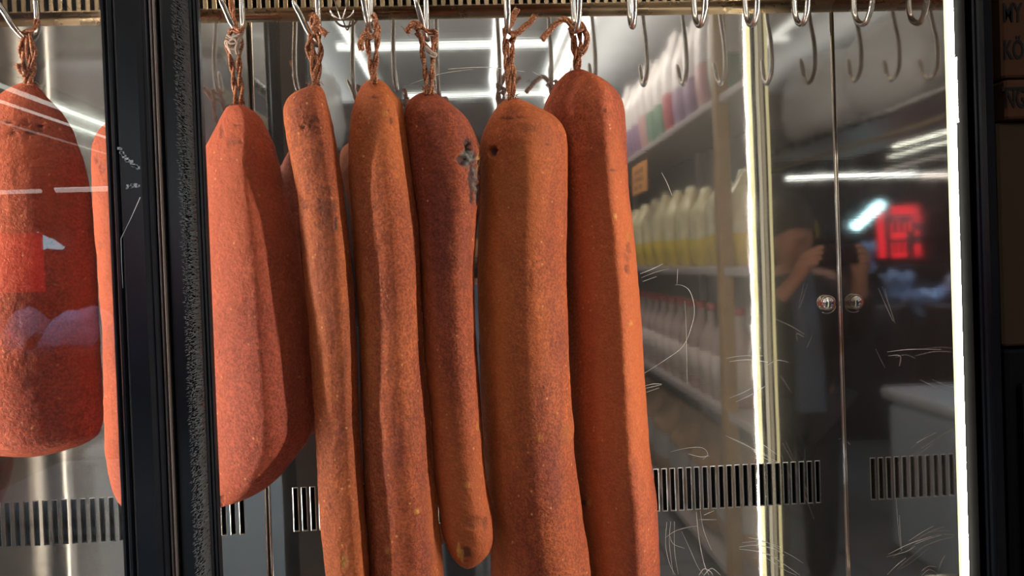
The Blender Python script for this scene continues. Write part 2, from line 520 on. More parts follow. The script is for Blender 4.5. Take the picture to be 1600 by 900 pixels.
# front frame on the right: black jamb, aluminium lining, LED profile
def vband(b, pxl, pxr, y0, y1, z0=CAMZ-.8, z1=CAMZ+.7, mi=0, mid=450, r=.002):
    xl, xr = at(pxl, mid, y0).x, at(pxr, mid, y0).x
    b.bbox(xl, xr, y0, y1, z0, z1, r, mi)
ZA, ZB = Z0-.12, Z1+.12
b = MBld()
vband(b, 1520, 1531, YF-.006, YF+.03, ZA, ZB, 0, 450, .0008)
b.build('jamb_edge', M['felt'], cab)
b = MBld()
vband(b, 1532, 1537, YF-.010, YF+.03, ZA, ZB)
vband(b, 1539, 1563, YF-.016, YF+.012, ZA, ZB)
b.build('jamb', M['black'], cab)
xled = at(1507, 450, YF).x
b = MBld()
b.box(xled+.0062, XC+.001, YF+.0155, YF+.0180, Z0, Z1)
b.build('jamb_lining', M['felt'], cab)
MBld().box(xled-.0040, xled+.0062, YF+.0150, YF+.0158, Z0, Z1).build('strip_holder', M['felt'], cab)
b = MBld()
# rounded diffuser strip
pr = [(xled+.0040*math.cos(a), YF+.015-.006*math.sin(a)) for a in [math.pi*k/8 for k in range(9)]]
vs = [(p[0], p[1], z) for z in (Z0+.01, Z1-.005) for p in pr]
fs = [(i, i+1, 10+i-1+0, 9+i) for i in range(8)]
fs = [(i, i+1, 9+i+1, 9+i) for i in range(8)]+[(8, 0, 9, 17)]
b.add(vs, fs, 0, True)
b.build('light_strip', M['led'], cab)
MBld().box(xled-.0042, XC-.001, YF+.0181, YF+.0197, Z0+.01, Z1-.01).build('frame_glow_strip', M['frame_glow'], cab)  # added glow in place of the strip-lit frame, mirrored in the back wall
MBld().box(xled+.013, XC-.001, YF+.0305, YF+.0320, Z0+.01, Z1-.01).build('frame_glow_lining', M['frame_glow_dim'], cab)  # dimmer added glow for the rest of the lit frame
p0 = at(1500, 88, YF+.003)
st = thing('torn_sticker', p0, 'torn white paper sticker with red corners on the right black jamb beside the light strip', 'sticker')
b = MBld()
ol = [(1494, 88), (1501, 94), (1503, 100), (1505, 118), (1505, 150), (1504, 174), (1499, 185), (1495, 190)]
fr = [at(p[0]+8, p[1], YF+.0085) for p in ol]
lf = [Vector((xled+.0048, YF+.0130, q.z)) for q in fr]
n = len(fr)
vs = lf+fr+[q+Vector((0, .0006, 0)) for q in lf]+[q+Vector((0, .0006, 0)) for q in fr]
fs = [(i+1, i, n+i, n+i+1) for i in range(n-1)]+[(2*n+i, 2*n+i+1, 3*n+i+1, 3*n+i) for i in range(n-1)]+[(n+i+1, n+i, 3*n+i, 3*n+i+1) for i in range(n-1)]
b.add(vs, fs)
b.build('paper', M['sticker'], st)
for py in (92, 187):
    q = at(1507, py, YF+.0066)
    MBld().box(xled+.0078, q.x, q.y, q.y+.0004, q.z-.004, q.z+.003).build('red_corner', M['sticker_red'], st)

# left door: stile, glass; centre post with brush seal
dr_loc = at(205, 450, YF)
b = MBld()
vband(b, 174, 182, YF-.004, YF+.022, ZA, ZB)
vband(b, 183, 192, YF-.012, YF+.022, ZA, ZB)
vband(b, 192.5, 234, YF-.016, YF+.022, ZA, ZB, 0, 450, .004)
vband(b, 235, 243, YF-.009, YF+.022, ZA, ZB)
xg = at(178, 450, YF).x
b.box(XL-.05, xg, YF-.012, YF+.02, ZA, Z0-.03)
b.box(XL-.05, xg, YF-.012, YF+.02, Z1+.03, ZB)
b.box(XL-.05, XL-.02, YF-.012, YF+.02, Z0-.03, Z1+.03)
# chipped lacquer
def chip(b, pts, mi=1):
    P = [at(p[0], p[1], YF-.0164) for p in pts]
    for i in range(len(P)-1):
        for k in range(7):
            t = k/7
            c_ = P[i].lerp(P[i+1], t)
            w = .0005+.0012*random.random()
            c_ += Vector((random.uniform(-.0012, .0012), 0, random.uniform(-.002, .002)))
            b.box(c_.x-w, c_.x+w*1.8, c_.y, c_.y+.0006, c_.z-w*1.2, c_.z+w*1.0, mi)
chip(b, [(186, 232), (192, 244), (201, 252), (209, 259), (217, 263)])
chip(b, [(198, 292), (206, 290), (216, 289)])
def hairline(b, pts, w, mi=1):
    P = [at(p[0], p[1], YF-.0163) for p in pts]
    b.tube(P, w, 5, mi)
hairline(b, [(219, 308), (205, 340), (189, 373)], .0004)
hairline(b, [(189, 373), (190, 410), (192, 450)], .0003)
door = b.build('sliding_door', [M['black'], M['black_scuff']], cab)
b = MBld()
b.add([(XL-.02, YF+.006, Z0-.03), (xg, YF+.006, Z0-.03), (xg, YF+.006, Z1+.03), (XL-.02, YF+.006, Z1+.03)], [(0, 1, 2, 3)])
b.build('glass', M['glass'], door)
b = MBld()
vband(b, 250, 253.5, YF+.0, YF+.03, ZA, ZB, 0, 450, .0008)
vband(b, 256, 257.5, YF+.0, YF+.03, ZA, ZB, 0, 450, .0004)
b.build('trim_line', M['alu_line'], cab)
b = MBld()
vband(b, 243.5, 262, YF+.008, YF+.04, ZA, ZB)
vband(b, 262.5, 300, YF+.012, YF+.045, ZA, ZB, 0, 450, .004)
vband(b, 311.5, 316, YF+.006, YF+.020, ZA, ZB)
vband(b, 318, 322, YF+.009, YF+.021, ZA, ZB)
vband(b, 323.5, 326.5, YF+.012, YF+.022, ZA, ZB, 0, 450, .001)
xb_ = at(324, 450, YF+.05).x
b.box(at(298, 450, YF+.02).x, xb_, YF+.020, YF+.05, ZA, ZB)
b.build('centre_post', M['black'], cab)
b = MBld(); q_ = at(246, 450, YF+.05); q2_ = at(324, 450, YF+.05); b.box(q_.x+.01, q2_.x, YF+.0505, YF+.0525, ZA, ZB); b.build('post_back_plate', plain('grey_back_plate', (.10, .10, .105), .5), cab)
b = MBld()
xb0, xb1 = at(291, 450, YF+.012).x, at(312, 450, YF+.012).x
zz = CAMZ-.52
while zz < CAMZ+.50:
    for k in range(7):
        xr = xb0+(xb1-xb0)*(k/6)+random.uniform(-.001, .001)-.0015
        p = Vector((xr, YF+.020, zz+random.uniform(-.001, .001)))
        q = p+Vector((random.uniform(-.0015, .0035), -.014+random.uniform(-.002, .003), random.uniform(-.0022, .0022)))
        w = .00085
        b.add([p+Vector((-w, 0, -w)), p+Vector((w, 0, -w)), p+Vector((0, 0, w)), q], [(0, 1, 3), (1, 2, 3), (2, 0, 3)])
    zz += .0011
b.build('brush_seal', M['brush'], cab)
# LED strip fixed to the back of the centre post and one on the far left
b = MBld()
xl_ = -.925
pr = [(xl_+.0055*math.cos(a), YF+.015-.008*math.sin(a)) for a in [math.pi*k/8 for k in range(9)]]
vs = [(p[0], p[1], z) for z in (Z0+.01, Z1-.005) for p in pr]
b.add(vs, [(i, i+1, 9+i+1, 9+i) for i in range(8)]+[(8, 0, 9, 17)], 0, True)
o = b.build('light_strip', M['led_left'], cab)
for v in o.data.vertices: v.co.y = 2*(YF+.012)-v.co.y-2*1.08     # this one faces into the cabinet behind the door
o.data.flip_normals()
MBld().box(xl_-.02, xl_+.014, YF+.0225, YF+.0245, Z0, Z1).build('strip_shield', M['black_matte'], cab)  # unseen fin added to hide the strip from the back wall
MBld().box(xl_-.02, xl_+.010, YF+.0072, YF+.0088, Z0, Z1).build('strip_holder', M['alu'], cab)
b = MBld()
pr = [(YF+.04+.008*math.cos(a), Z1-.001-.006*math.sin(a)) for a in [math.pi*k/8 for k in range(9)]]
vs = [(x_, p[0], p[1]) for x_ in (XL+.03, XC-.03) for p in pr]
b.add(vs, [(i, i+1, 9+i+1, 9+i) for i in range(8)], 0, True)
b.build('top_light_strip', M['led_top'], cab)
# hook rail
RZ = CAMZ+.585
b = MBld().tube([(XL, YR+.008, RZ), (XC, YR+.008, RZ)], .009, 16)
b.build('hook_rail', M['rail'], cab)

# ------------------------------------------------------------------ hooks
def hook_mesh(h, w, lean, tipz):
    pts = [(lean*1.6, -w*.62, tipz), (lean, -w*.5, tipz*.62), (lean*.5, -w*.38, tipz*.26), (0, -w*.08, 0), (0, w*.30, .010), (0, w*.46, .032),
           (0, w*.42, .075), (0, w*.16, h*.55), (0, -.004, h-.045), (0, -.0065, h-.014), (0, -.0015, h+.006), (0, .008, h+.0138), (0, .0185, h+.006), (0, .024, h-.012), (0, .026, h-.03)]
    b = MBld()
    P = smooth_path(pts, 5)
    rad = [.0044]*len(P)
    rad[0] = .0018; rad[1] = .0030; rad[2] = .0039
    b.tube(P, .0044, 10, 0, True, rad)
    return b
hook_px = [('hang', 40, 62, 'steel hook holding the big meat behind the left glass'),
           ('hang', 205, 58, 'steel hook behind the black door stile, holding the meat half hidden there'),
           ('hang', -190, 45, 'steel hook holding the meat that shows only as a reflection at the lower left'),
           ('hang', 371, 52, 'steel hook holding the broad rust-red meat beside the black post'),
           ('hang', 493, 68, 'steel hook with open bent tip holding the narrow second meat from the black post'),
           ('hang', 577, 46, 'steel hook holding the third meat from the black post'),
           ('hang', 667, 60, 'steel hook holding the meat with the torn grey patch'),
           ('hang', 794, 46, 'steel hook holding the wide meat with a small pit near its top'),
           ('hang', 902, 45, 'steel hook holding the rightmost and highest meat'),
           ('bare', 990, 40, 'empty steel hook nearest the rightmost meat'),
           ('bare', 1096, 38, 'second empty steel hook to the right of the meats'),
           ('bare', 1178, 37, 'middle one of the five empty steel hooks, above the bright strip reflection'),
           ('bare', 1256, 36, 'fourth empty steel hook, left of the cabinet corner'),
           ('bare', 1352, 36, 'last empty steel hook, right of the cabinet corner seam')]
HB = {}
for i, (kd, px, py, lab) in enumerate(hook_px):
    p = at(px, py, YR-.006)
    h = RZ-.002-p.z
    lean_ = {0: -.015, 1: -.008, 3: -.011, 4: -.016, 5: -.005, 6: -.009}.get(i, random.uniform(-.003, .003))
    b = hook_mesh(h, .052+.006*random.uniform(-1, 1), lean_, .052+random.uniform(-.004, .006))
    o = MBld()
    o.v, o.f, o.m, o.sm = b.v, b.f, b.m, b.sm
    ob = o.build('meat_hook', M['hook'])
    ob.location = (p.x, YR, p.z)
    ob.rotation_euler = (0, 0, math.radians(random.uniform(-4, 4)))
    HB[i] = p
    tag(ob, lab, 'hook', 'empty hooks on the right of the rail' if kd == 'bare' else 'hooks holding the meats')

# ------------------------------------------------------------------ hanging meats
def rope(b, pxs, Y, r=.0019, strands=2, twist=130, mi=0):
    P = [at(p[0], p[1], (p[2] if len(p) > 2 else 0)+Y) for p in pxs]
    P = smooth_path(P, 9)
    L = [0]
    for i in range(1, len(P)): L.append(L[-1]+(P[i]-P[i-1]).length)
    for s in range(strands):
        Q = []
        for i, p in enumerate(P):
            t = (P[min(i+1, len(P)-1)]-P[max(i-1, 0)]).normalized()
            u = t.cross(Vector((0, 1, 0)))
            u = u.normalized() if u.length > .1 else Vector((1, 0, 0))
            w = t.cross(u)
            a = L[i]*twist*2*math.pi/2/math.pi*1.0+2*math.pi*s/strands
            Q.append(p+(u*math.cos(a)+w*math.sin(a))*r*.95)
        b.tube(Q, r, 7, mi)
def fibres(b, px, py, Y, n, spread, mi=0):
    for k in range(n):
        p = at(px+random.uniform(-spread, spread), py+random.uniform(-4, 4), Y+random.uniform(-.003, .003))
        q = p+Vector((random.uniform(-.008, .008), random.uniform(-.006, .002), random.uniform(-.006, .008)))
        b.tube([p, (p+q)/2+Vector((0, 0, .002)), q], .00035, 4, mi)

def cluster(cx, cy, rx, ry, n, dep, ks, seed, r0=1.2, r1=3.4):
    rg = random.Random(seed)
    out = []
    for k in range(n):
        a, m_ = rg.uniform(0, 6.28), rg.random()**.6
        r = rg.uniform(r0, r1)
        out.append((cx+rx*m_*math.cos(a), cy+ry*m_*math.sin(a), r*rg.uniform(.8, 1.7), r*rg.uniform(.6, 1.3), dep*rg.uniform(-.5, 1.), 0, ks*rg.uniform(.2, 1.), 0))
    return out
def meat(data, Yc, hd_ratio, hdmax, ridge, mat, label, seed, spots=(), ropes=(), ends=(), fib=None, expo=2.3, lump=.0030, Yt=None, pale=(), yaw=0., pw=1.75, pq=.62, shift=0.):
    ys = [d[0] for d in data]; ls = [d[1]+shift for d in data]; rs = [d[2] for d in data]
    NR, NA = 300, 132
    # denser rows towards the ends
    ta = np.linspace(0, 1, NR)
    ta = .75*ta+.25*(.5-.5*np.cos(np.pi*ta))
    yy = ys[0]+(ys[-1]-ys[0])*ta
    def sm(vals):
        v = np.interp(yy, ys, vals)
        k = np.ones(7)/7
        vp = np.pad(v, 3, mode='edge')
        w = np.convolve(vp, k, 'valid')
        e = np.clip(np.minimum(np.arange(NR), np.arange(NR)[::-1])/8., 0, 1)
        return v*(1-e)+w*e
    l, r = sm(ls), sm(rs)
    verts = []; faces = []
    torn = []; stain = []; fibre = []
    org = at((l[0]+r[0])/2, ys[0], Yc)
    rows = []
    for i in range(NR):
        mid = (l[i]+r[i])/2
        c = at(mid, yy[i], Yc)
        aL = at(l[i], yy[i], Yc); aR = at(r[i], yy[i], Yc)
        thL = math.atan2(aL.x, aL.y); thR = math.atan2(aR.x, aR.y)
        th = (thL+thR)/2
        dist = math.hypot(c.x, c.y)
        hw = math.tan((thR-thL)/2)*dist
        hd = min(hw*hd_ratio, hdmax)
        rows.append((c, th, hw, hd))
    for i, (c, th, hw, hd) in enumerate(rows):
        u0 = Vector((math.cos(th), -math.sin(th), 0))
        th = th+yaw
        u = Vector((math.cos(th), -math.sin(th), 0)); v = Vector((math.sin(th), math.cos(th), 0))
        endf = min(1, min(i, NR-1-i)/26.)
        ring = []
        for k in range(NA):
            a = 2*math.pi*k/NA
            ca, sa = math.cos(a), math.sin(a)
            x_ = math.copysign(abs(ca)**(2/expo), ca); y_ = math.copysign(abs(sa)**(2/expo), sa)
            if sa < 0:
                t__ = (ridge-x_)/(ridge+1) if x_ < ridge else (x_-ridge)/(1-ridge)
                y_ = -(max(0., 1-t__**pw))**pq
            n_ = (u*ca*hd+v*sa*hw).normalized()
            p = c+u*(x_*hw)+v*(y_*hd)
            ring.append((p, n_, sa))
        lat = [(p-c).dot(u0) for p, n_, sa in ring]
        lo_, hi_ = min(lat), max(lat)
        for k, (p, n_, sa) in enumerate(ring):
            want = -hw+(lat[k]-lo_)*2*hw/max(hi_-lo_, 1e-6)
            p = p+u0*(want-lat[k])
            q = p+Vector((seed*3.1, 0, seed*1.7))
            qs = Vector((q.x, q.y, q.z*.42))
            face = abs(sa)          # keep the traced outline, lump the faces more
            dsp = noise.noise(qs*9)*lump*(.35+.65*face)*1.6+noise.noise(q*26)*lump*.28+noise.noise(q*75)*.00055+noise.noise(q*190)*.00030
            dsp *= .25+.75*endf
            t_ = s_ = f_ = 0.
            if sa < .35:
                X, Yp = px_of(p)
                for (sx, sy, rx, ry, dep, kt, ks, kf) in spots:
                    dx = (X-sx)/rx; dy = (Yp-sy)/ry
                    rr = math.sqrt(dx*dx+dy*dy)
                    if rr < 1.6:
                        rr += .55*noise.noise(q*70)+.40*noise.noise(q*170)
                        g = max(0., min(1., (1.0-rr)/.35))
                        dsp -= g*dep
                        rim = max(0., 1-abs(rr-1.06)/.22)
                        dsp += rim*abs(dep)*.22
                        t_ = max(t_, g*kt); s_ = max(s_, g*ks); f_ = max(f_, g*kf)
            verts.append(p+n_*dsp)
            torn.append(t_); stain.append(s_); fibre.append(f_)
    for i in range(NR-1):
        for k in range(NA):
            j = (k+1) % NA
            faces.append((i*NA+k, i*NA+NA+k, i*NA+NA+j, i*NA+j))
    verts.append(rows[0][0]); verts.append(rows[-1][0])
    torn += [0, 0]; stain += [0, 0]; fibre += [0, 0]
    for k in range(NA):
        j = (k+1) % NA
        faces.append((NR*NA, k, j)); faces.append((NR*NA+1, (NR-1)*NA+j, (NR-1)*NA+k))
    root = thing('cured_meat', org, label, 'cured meat', 'cured meats hanging in the cabinet')
    me = bpy.data.meshes.new('meat_body')
    me.from_pydata([(v.x-org.x, v.y-org.y, v.z-org.z) for v in verts], [], faces)
    me.materials.append(mat)
    me.polygons.foreach_set('use_smooth', [True]*len(faces))
    for nm, arr in (('torn', torn), ('stain', stain), ('fibre', fibre)):
        a = me.attributes.new(nm, 'FLOAT', 'POINT')
        a.data.foreach_set('value', arr)
    me.update()
    o = bpy.data.objects.new('meat_body', me); COL.objects.link(o); o.parent = root
    Yt = Yt or Yc-.004
    if ropes:
        b = MBld()
        for p in ropes: rope(b, p, Yt, .0023, 2, 110)
        for p in pale: rope(b, p, Yt-.006, .0017, 2, 130, 1)
        for (fx, fy, fn, fsp) in (fib or []): fibres(b, fx, fy, Yt-.004, fn, fsp, 0)
        b.build('twine', [M['twine'], M['pale_twine']], root)
    for p in ends:
        b = MBld()
        rope(b, p, Yt-.008, .0026, 3, 95)
        e = p[-1]
        fibres(b, e[0], e[1], Yt-.008, 5, 2, 0)
        b.build('twine_end', [M['twine'], M['pale_twine']], root)
    return root

C_ORANGE = ((.62, .165, .055), (.42, .088, .030), (.30, .070, .045))
C_RED = ((.53, .112, .060), (.44, .084, .044), (.32, .060, .036))
C_BROWN = ((.58, .155, .050), (.38, .085, .030), (.24, .062, .048))
mm = {k: meat_mat('spice_paste_%s' % k, *c, off) for k, c, off in (
    ('red', C_RED, (0, 0, 0)), ('dusty', C_BROWN, (3.3, 1, 2)), ('orange', C_ORANGE, (1.7, 4, 1)), ('dark', ((.52, .125, .048), (.35, .070, .026), (.25, .056, .036)), (6.1, 2, 5)),
    ('wide', C_ORANGE, (8.7, 3, 3)), ('high', ((.57, .135, .055), (.38, .076, .034), (.28, .062, .044)), (2.9, 7, 6)))}

# 1 broad rust-red piece
meat([(166, 362, 381), (168, 358, 388), (175, 354, 399), (182, 350, 407), (197, 343, 416), (207, 338, 421), (230, 325, 431), (260, 314, 439), (300, 308, 447), (345, 307, 461), (400, 308, 471), (450, 310, 477), (500, 312, 482), (550, 314, 487), (600, 317, 491), (640, 319, 494), (672, 321, 493), (697, 323, 482), (722, 326, 462), (745, 330, 443), (762, 333, 423), (774, 336, 402), (782, 338, 382), (787, 340, 365), (790, 344, 354)],
     1.074, .85, .070, .44, mm['red'], 'broad rust-red cured meat with a rounded bottom, right beside the black post', 1,
     spots=cluster(372, 222, 22, 12, 14, .0010, .35, 9)+[(372, 195, 9, 2.5, .0012, 0, .5, 0), (347, 205, 3, 14, .0012, 0, .4, 0), (358, 225, 2.5, 10, .0009, 0, .3, 0), (368, 222, 12, 4, .0008, 0, .35, 0), (346, 782, 6, 10, .003, 0, .3, 0)],
     ropes=[[(362, 46), (356, 62), (357, 78), (362, 100), (367, 140), (370, 170)], [(372, 46), (377, 62), (374, 82), (374, 112), (377, 140), (378, 170)], [(358, -14, .01), (363, 15, .006), (368, 44)], [(364, 44, -.008), (374, 49, -.010), (381, 43, -.008)]],
     pale=[[(354, 56), (362, 60), (372, 56), (374, 64), (362, 70), (354, 66), (358, 76), (368, 76), (373, 70), (366, 62), (357, 72), (362, 84)], [(372, 84), (370, 76), (372, 62), (380, 48)]],
     fib=[(371, 165, 14, 7), (362, 72, 14, 8)], lump=.0014, expo=2.15, yaw=.36, pw=1.5, pq=.68, shift=-5.)
# 2 narrow piece
meat([(135, 484, 499), (138, 476, 504), (143, 464, 507), (150, 452, 509), (160, 446, 511), (172, 443, 514), (190, 444, 519), (220, 449, 525), (260, 457, 532), (300, 465, 538), (340, 468, 543), (400, 473, 549), (450, 477, 553), (500, 482, 556), (550, 486, 558), (600, 488, 560), (650, 492, 562), (700, 494, 565), (760, 496, 568), (800, 498, 570), (840, 502, 573), (880, 507, 576), (930, 512, 578), (980, 520, 572), (1005, 530, 562), (1012, 540, 552)],
     1.042, 1.05, .048, .35, mm['dusty'], 'narrow brown cured meat with cracked dusty upper half, second from the black post', 2,
     spots=cluster(482, 196, 18, 13, 26, .0018, .7, 3)+cluster(503, 222, 9, 22, 18, .0014, .5, 4)+cluster(476, 320, 10, 12, 16, .0022, .5, 5)+cluster(512, 330, 14, 60, 30, .0010, .5, 6)+[(477, 199, 8, 3, .0018, 0, .6, 0), (510, 335, 14, 40, .0006, 0, .42, 0), (525, 345, 3, 14, .0012, 0, .85, 0), (497, 250, 6, 20, .0006, 0, .35, 0), (537, 875, 7, 16, .0012, 0, .4, .2), (535, 878, 3, 9, .0, 0, 0, .8)],
     ropes=[[(487, 54), (481, 74), (487, 95), (490, 118), (491, 138)], [(494, 54), (501, 72), (500, 95), (497, 118), (496, 138)], [(487, 20), (486, 34), (493, 50), (499, 60)], [(484, 62), (490, 82), (496, 100), (492, 120), (493, 138)]],
     ends=[[(490, 50), (498, 44), (509, 54)], [(490, 46), (495, 34), (492, 24)]], fib=[(492, 132, 20, 8), (488, 85, 10, 8)], Yt=1.052)
# 3
meat([(126, 575, 596), (129, 570, 601), (134, 565, 607), (145, 559, 615), (157, 555, 627), (172, 550, 632), (192, 547, 634), (217, 545, 637), (260, 544, 642), (300, 546, 648), (350, 551, 654), (400, 555, 657), (450, 557, 658), (500, 560, 659), (540, 561, 660), (582, 562, 662), (617, 563, 666), (650, 564, 670), (700, 566, 673), (735, 567, 676), (775, 570, 682), (815, 572, 686), (860, 574, 691), (900, 577, 694), (950, 582, 696), (990, 592, 690), (1010, 606, 676), (1018, 620, 660)],
     1.064, 1.05, .054, .15, mm['orange'], 'orange-brown pointed meat with a yellow chip low down', 3,
     spots=[(585, 152, 6, 2, .0014, 0, .8, 0), (607, 172, 2, 3, .0012, 0, .8, 0), (611, 188, 3, 9, .0014, 0, .6, 0), (652, 800, 5, 5, -.0012, 0, 0, 1.), (640, 655, 16, 6, .0009, 0, .2, 0), (604, 860, 4, 8, 0, 0, 0, .35), (590, 785, 2, 5, 0, 0, 0, .3), (600, 178, 3, 6, 0, 0, 0, .3)],
     ropes=[[(573, 44), (575, 72), (579, 100), (582, 130)], [(587, 34), (590, 55), (588, 85), (585, 130)], [(568, 50), (577, 60), (590, 50), (591, 40)], [(582, 22), (589, 34), (587, 48)]],
     ends=[[(580, 56), (569, 57), (563, 68), (566, 78)]], fib=[(583, 122, 10, 5)], Yt=1.040)
# 4 torn one
meat([(145, 659, 678), (148, 651, 683), (153, 643, 691), (160, 637, 701), (170, 633, 713), (187, 632, 731), (207, 634, 742), (225, 637, 748), (250, 641, 751), (287, 645, 751), (315, 649, 750), (340, 652, 746), (380, 655, 743), (420, 657, 741), (460, 659, 741), (512, 661, 742), (550, 664, 744), (582, 667, 746), (620, 671, 749), (667, 675, 753), (700, 677, 755), (740, 680, 759), (775, 684, 764), (800, 687, 769), (820, 690, 772), (840, 694, 773), (855, 699, 770), (867, 706, 763), (876, 712, 754), (883, 719, 744), (887, 726, 735)],
     1.072, .95, .042, .25, mm['dark'], 'dark brown cured meat with a torn grey patch near its top', 4,
     spots=[(733, 244, 17, 16, .0048, 1., 0, 0), (730, 227, 7, 11, .0060, .55, .85, 0), (720, 250, 9, 7, .0050, .2, .95, 0), (741, 272, 8, 28, .0034, .85, .2, 0), (744, 300, 6, 20, .0024, .85, 0, 0), (737, 284, 4.5, 34, .0035, .2, .95, 0), (746, 250, 3, 26, -.0008, 0, 0, .35),
            (730, 863, 9, 12, .0012, .0, .75, 0), (717, 861, 3, 13, -.0005, 0, 0, .75), (722, 868, 2.5, 10, 0, 0, 0, .6), (729, 758, 6, 6, -.0008, 0, 0, .3), (740, 815, 18, 14, .0012, 0, .25, 0), (757, 820, 4, 16, .0015, 0, .4, 0), (748, 668, 4, 9, .0014, 0, 0, .25)],
     ropes=[[(658, 56), (660, 82), (665, 115), (668, 148)], [(677, 56), (677, 84), (675, 115), (674, 148)], [(649, 48), (658, 42), (670, 50), (679, 50), (682, 60), (678, 74)], [(651, 50), (658, 60), (668, 76), (676, 82)]],
     pale=[[(664, 74), (672, 80), (680, 84), (678, 87), (672, 85)]], ends=[[(658, 42), (647, 37), (640, 42), (636, 51)]], fib=[(668, 138, 26, 10)], Yt=1.050)
# 5 wide one
meat([(155, 790, 811), (158, 785, 818), (163, 779, 829), (170, 773, 842), (177, 768, 856), (187, 762, 871), (205, 754, 884), (217, 751, 886), (230, 750, 888), (275, 750, 888), (325, 750, 887), (387, 747, 886), (440, 746, 885), (500, 748, 887), (550, 749, 888), (587, 750, 890), (640, 751, 893), (665, 752, 897), (700, 754, 897), (737, 756, 901), (785, 759, 908), (825, 762, 913), (860, 764, 919), (900, 766, 923), (950, 770, 926), (990, 784, 918), (1010, 802, 900), (1020, 822, 880)],
     1.104, .88, .060, .20, mm['wide'], 'wide orange-brown cured meat with a small dark pit near its top, second from the right', 5,
     spots=[(772, 238, 7.5, 11, .0050, .0, 1., 0), (790, 185, 12, 2.2, .0014, 0, .6, 0), (815, 183, 9, 2.2, .0012, 0, .5, 0), (855, 225, 3, 2, .0012, 0, .8, 0), (826, 200, 14, 9, .0006, 0, .25, 0), (884, 676, 10, 18, -.0012, 0, 0, .1), (858, 780, 2, 3, .001, 0, .8, 0), (805, 480, 2.5, 5, -.0006, 0, 0, .7), (792, 660, 2, 4, -.0006, 0, 0, .4), (842, 684, 5, 7, -.0006, 0, 0, .3)],
     ropes=[[(789, 44), (789, 80), (793, 120), (797, 160)], [(803, 54), (800, 88), (803, 122), (800, 160)], [(788, 42), (798, 52), (803, 58), (796, 66)], [(790, 62), (797, 90), (796, 130), (799, 160)]],
     ends=[[(798, 54), (810, 50), (824, 38), (836, 26)], [(795, 44), (801, 30), (808, 14)]], fib=[(799, 150, 16, 9), (803, 120, 8, 4)], Yt=1.093, lump=.0026, expo=2.4, yaw=.14, pw=1.65, pq=.65)
# 6 rightmost, hangs highest
meat([(111, 890, 909), (113, 884, 916), (118, 877, 926), (124, 870, 938), (132, 864, 950), (142, 858, 961), (155, 851, 970), (170, 847, 975), (200, 848, 978), (240, 855, 980), (275, 862, 982), (300, 867, 983), (340, 872, 988), (380, 876, 992), (425, 879, 996), (475, 882, 1000), (520, 884, 1003), (587, 887, 1007), (640, 889, 1011), (700, 892, 1015), (742, 894, 1020), (770, 895, 1024), (800, 896, 1026), (862, 900, 1029), (900, 904, 1030), (960, 910, 1030), (1000, 922, 1020), (1020, 938, 1006), (1030, 955, 990)],
     1.142, .92, .060, .62, mm['high'], 'long brick-red cured meat that hangs highest and furthest right', 6,
     spots=cluster(980, 400, 6, 34, 18, .0018, .55, 10)+[(958, 266, 5, 2.5, .0024, 0, .8, 0), (945, 172, 2, 3, .001, 0, .9, 0), (981, 388, 5, 9, .0020, 0, .5, 0), (978, 418, 4, 7, .0022, 0, .7, 0), (983, 370, 3, 8, .0016, 0, .4, .3), (962, 338, 1.8, 4, -.0005, 0, 0, .9), (920, 786, 4, 6, -.0006, 0, 0, .6), (911, 786, 4, 6, .0008, 0, .8, 0), (940, 615, 3, 5, -.0005, 0, 0, .4), (985, 505, 3, 5, -.0005, 0, 0, .5)],
     ropes=[[(893, 44, -.04), (895, 70, -.03), (899, 95, -.01), (900, 114)], [(905, 48, -.04), (907, 72, -.03), (905, 95, -.01), (902, 114)], [(890, 42, -.045), (900, 50, -.048), (910, 44, -.045)], [(896, 56, -.04), (902, 84, -.02), (901, 114)]],
     ends=[[(893, 38, -.035), (880, 30, -.035), (864, 42, -.035), (847, 62, -.035)], [(906, 36, -.035), (914, 48, -.035), (917, 66, -.035), (909, 84, -.03)]], fib=[(888, 112, 4, 4)], Yt=1.134, lump=.0026, expo=2.35, yaw=.20, pw=1.8, pq=.62)
# behind the glass
meat([(130, 34, 54), (134, 22, 60), (142, 8, 66), (155, -8, 80), (175, -24, 100), (200, -38, 116), (250, -56, 134), (300, -66, 146), (400, -76, 154), (500, -82, 159), (580, -82, 163), (640, -76, 166), (670, -66, 166), (690, -46, 158), (702, -16, 134), (708, 14, 104), (711, 36, 84)],
     1.100, .5, .050, -.1, mm['red'], 'big rust-red cured meat with a rough crater, behind the left glass', 7,
     spots=cluster(30, 200, 38, 16, 40, .0022, .6, 8, 1.5, 4.5)+[(12, 192, 7, 2.5, .003, 0, .8, 0), (46, 208, 10, 3, .002, 0, .6, 0), (25, 265, 2, 20, .0008, 0, .2, 0)],
     ropes=[[(36, 54), (33, 76), (36, 98), (41, 132)], [(44, 54), (52, 74), (53, 98), (47, 132)], [(34, 56), (42, 50), (54, 44), (58, 30)], [(40, 60), (44, 80), (46, 105), (45, 132)]],
     ends=[[(40, 118), (33, 110), (28, 101)]], fib=[(44, 125, 14, 9), (50, 30, 12, 9)], Yt=1.07, lump=.0022, expo=2.15, yaw=.25)
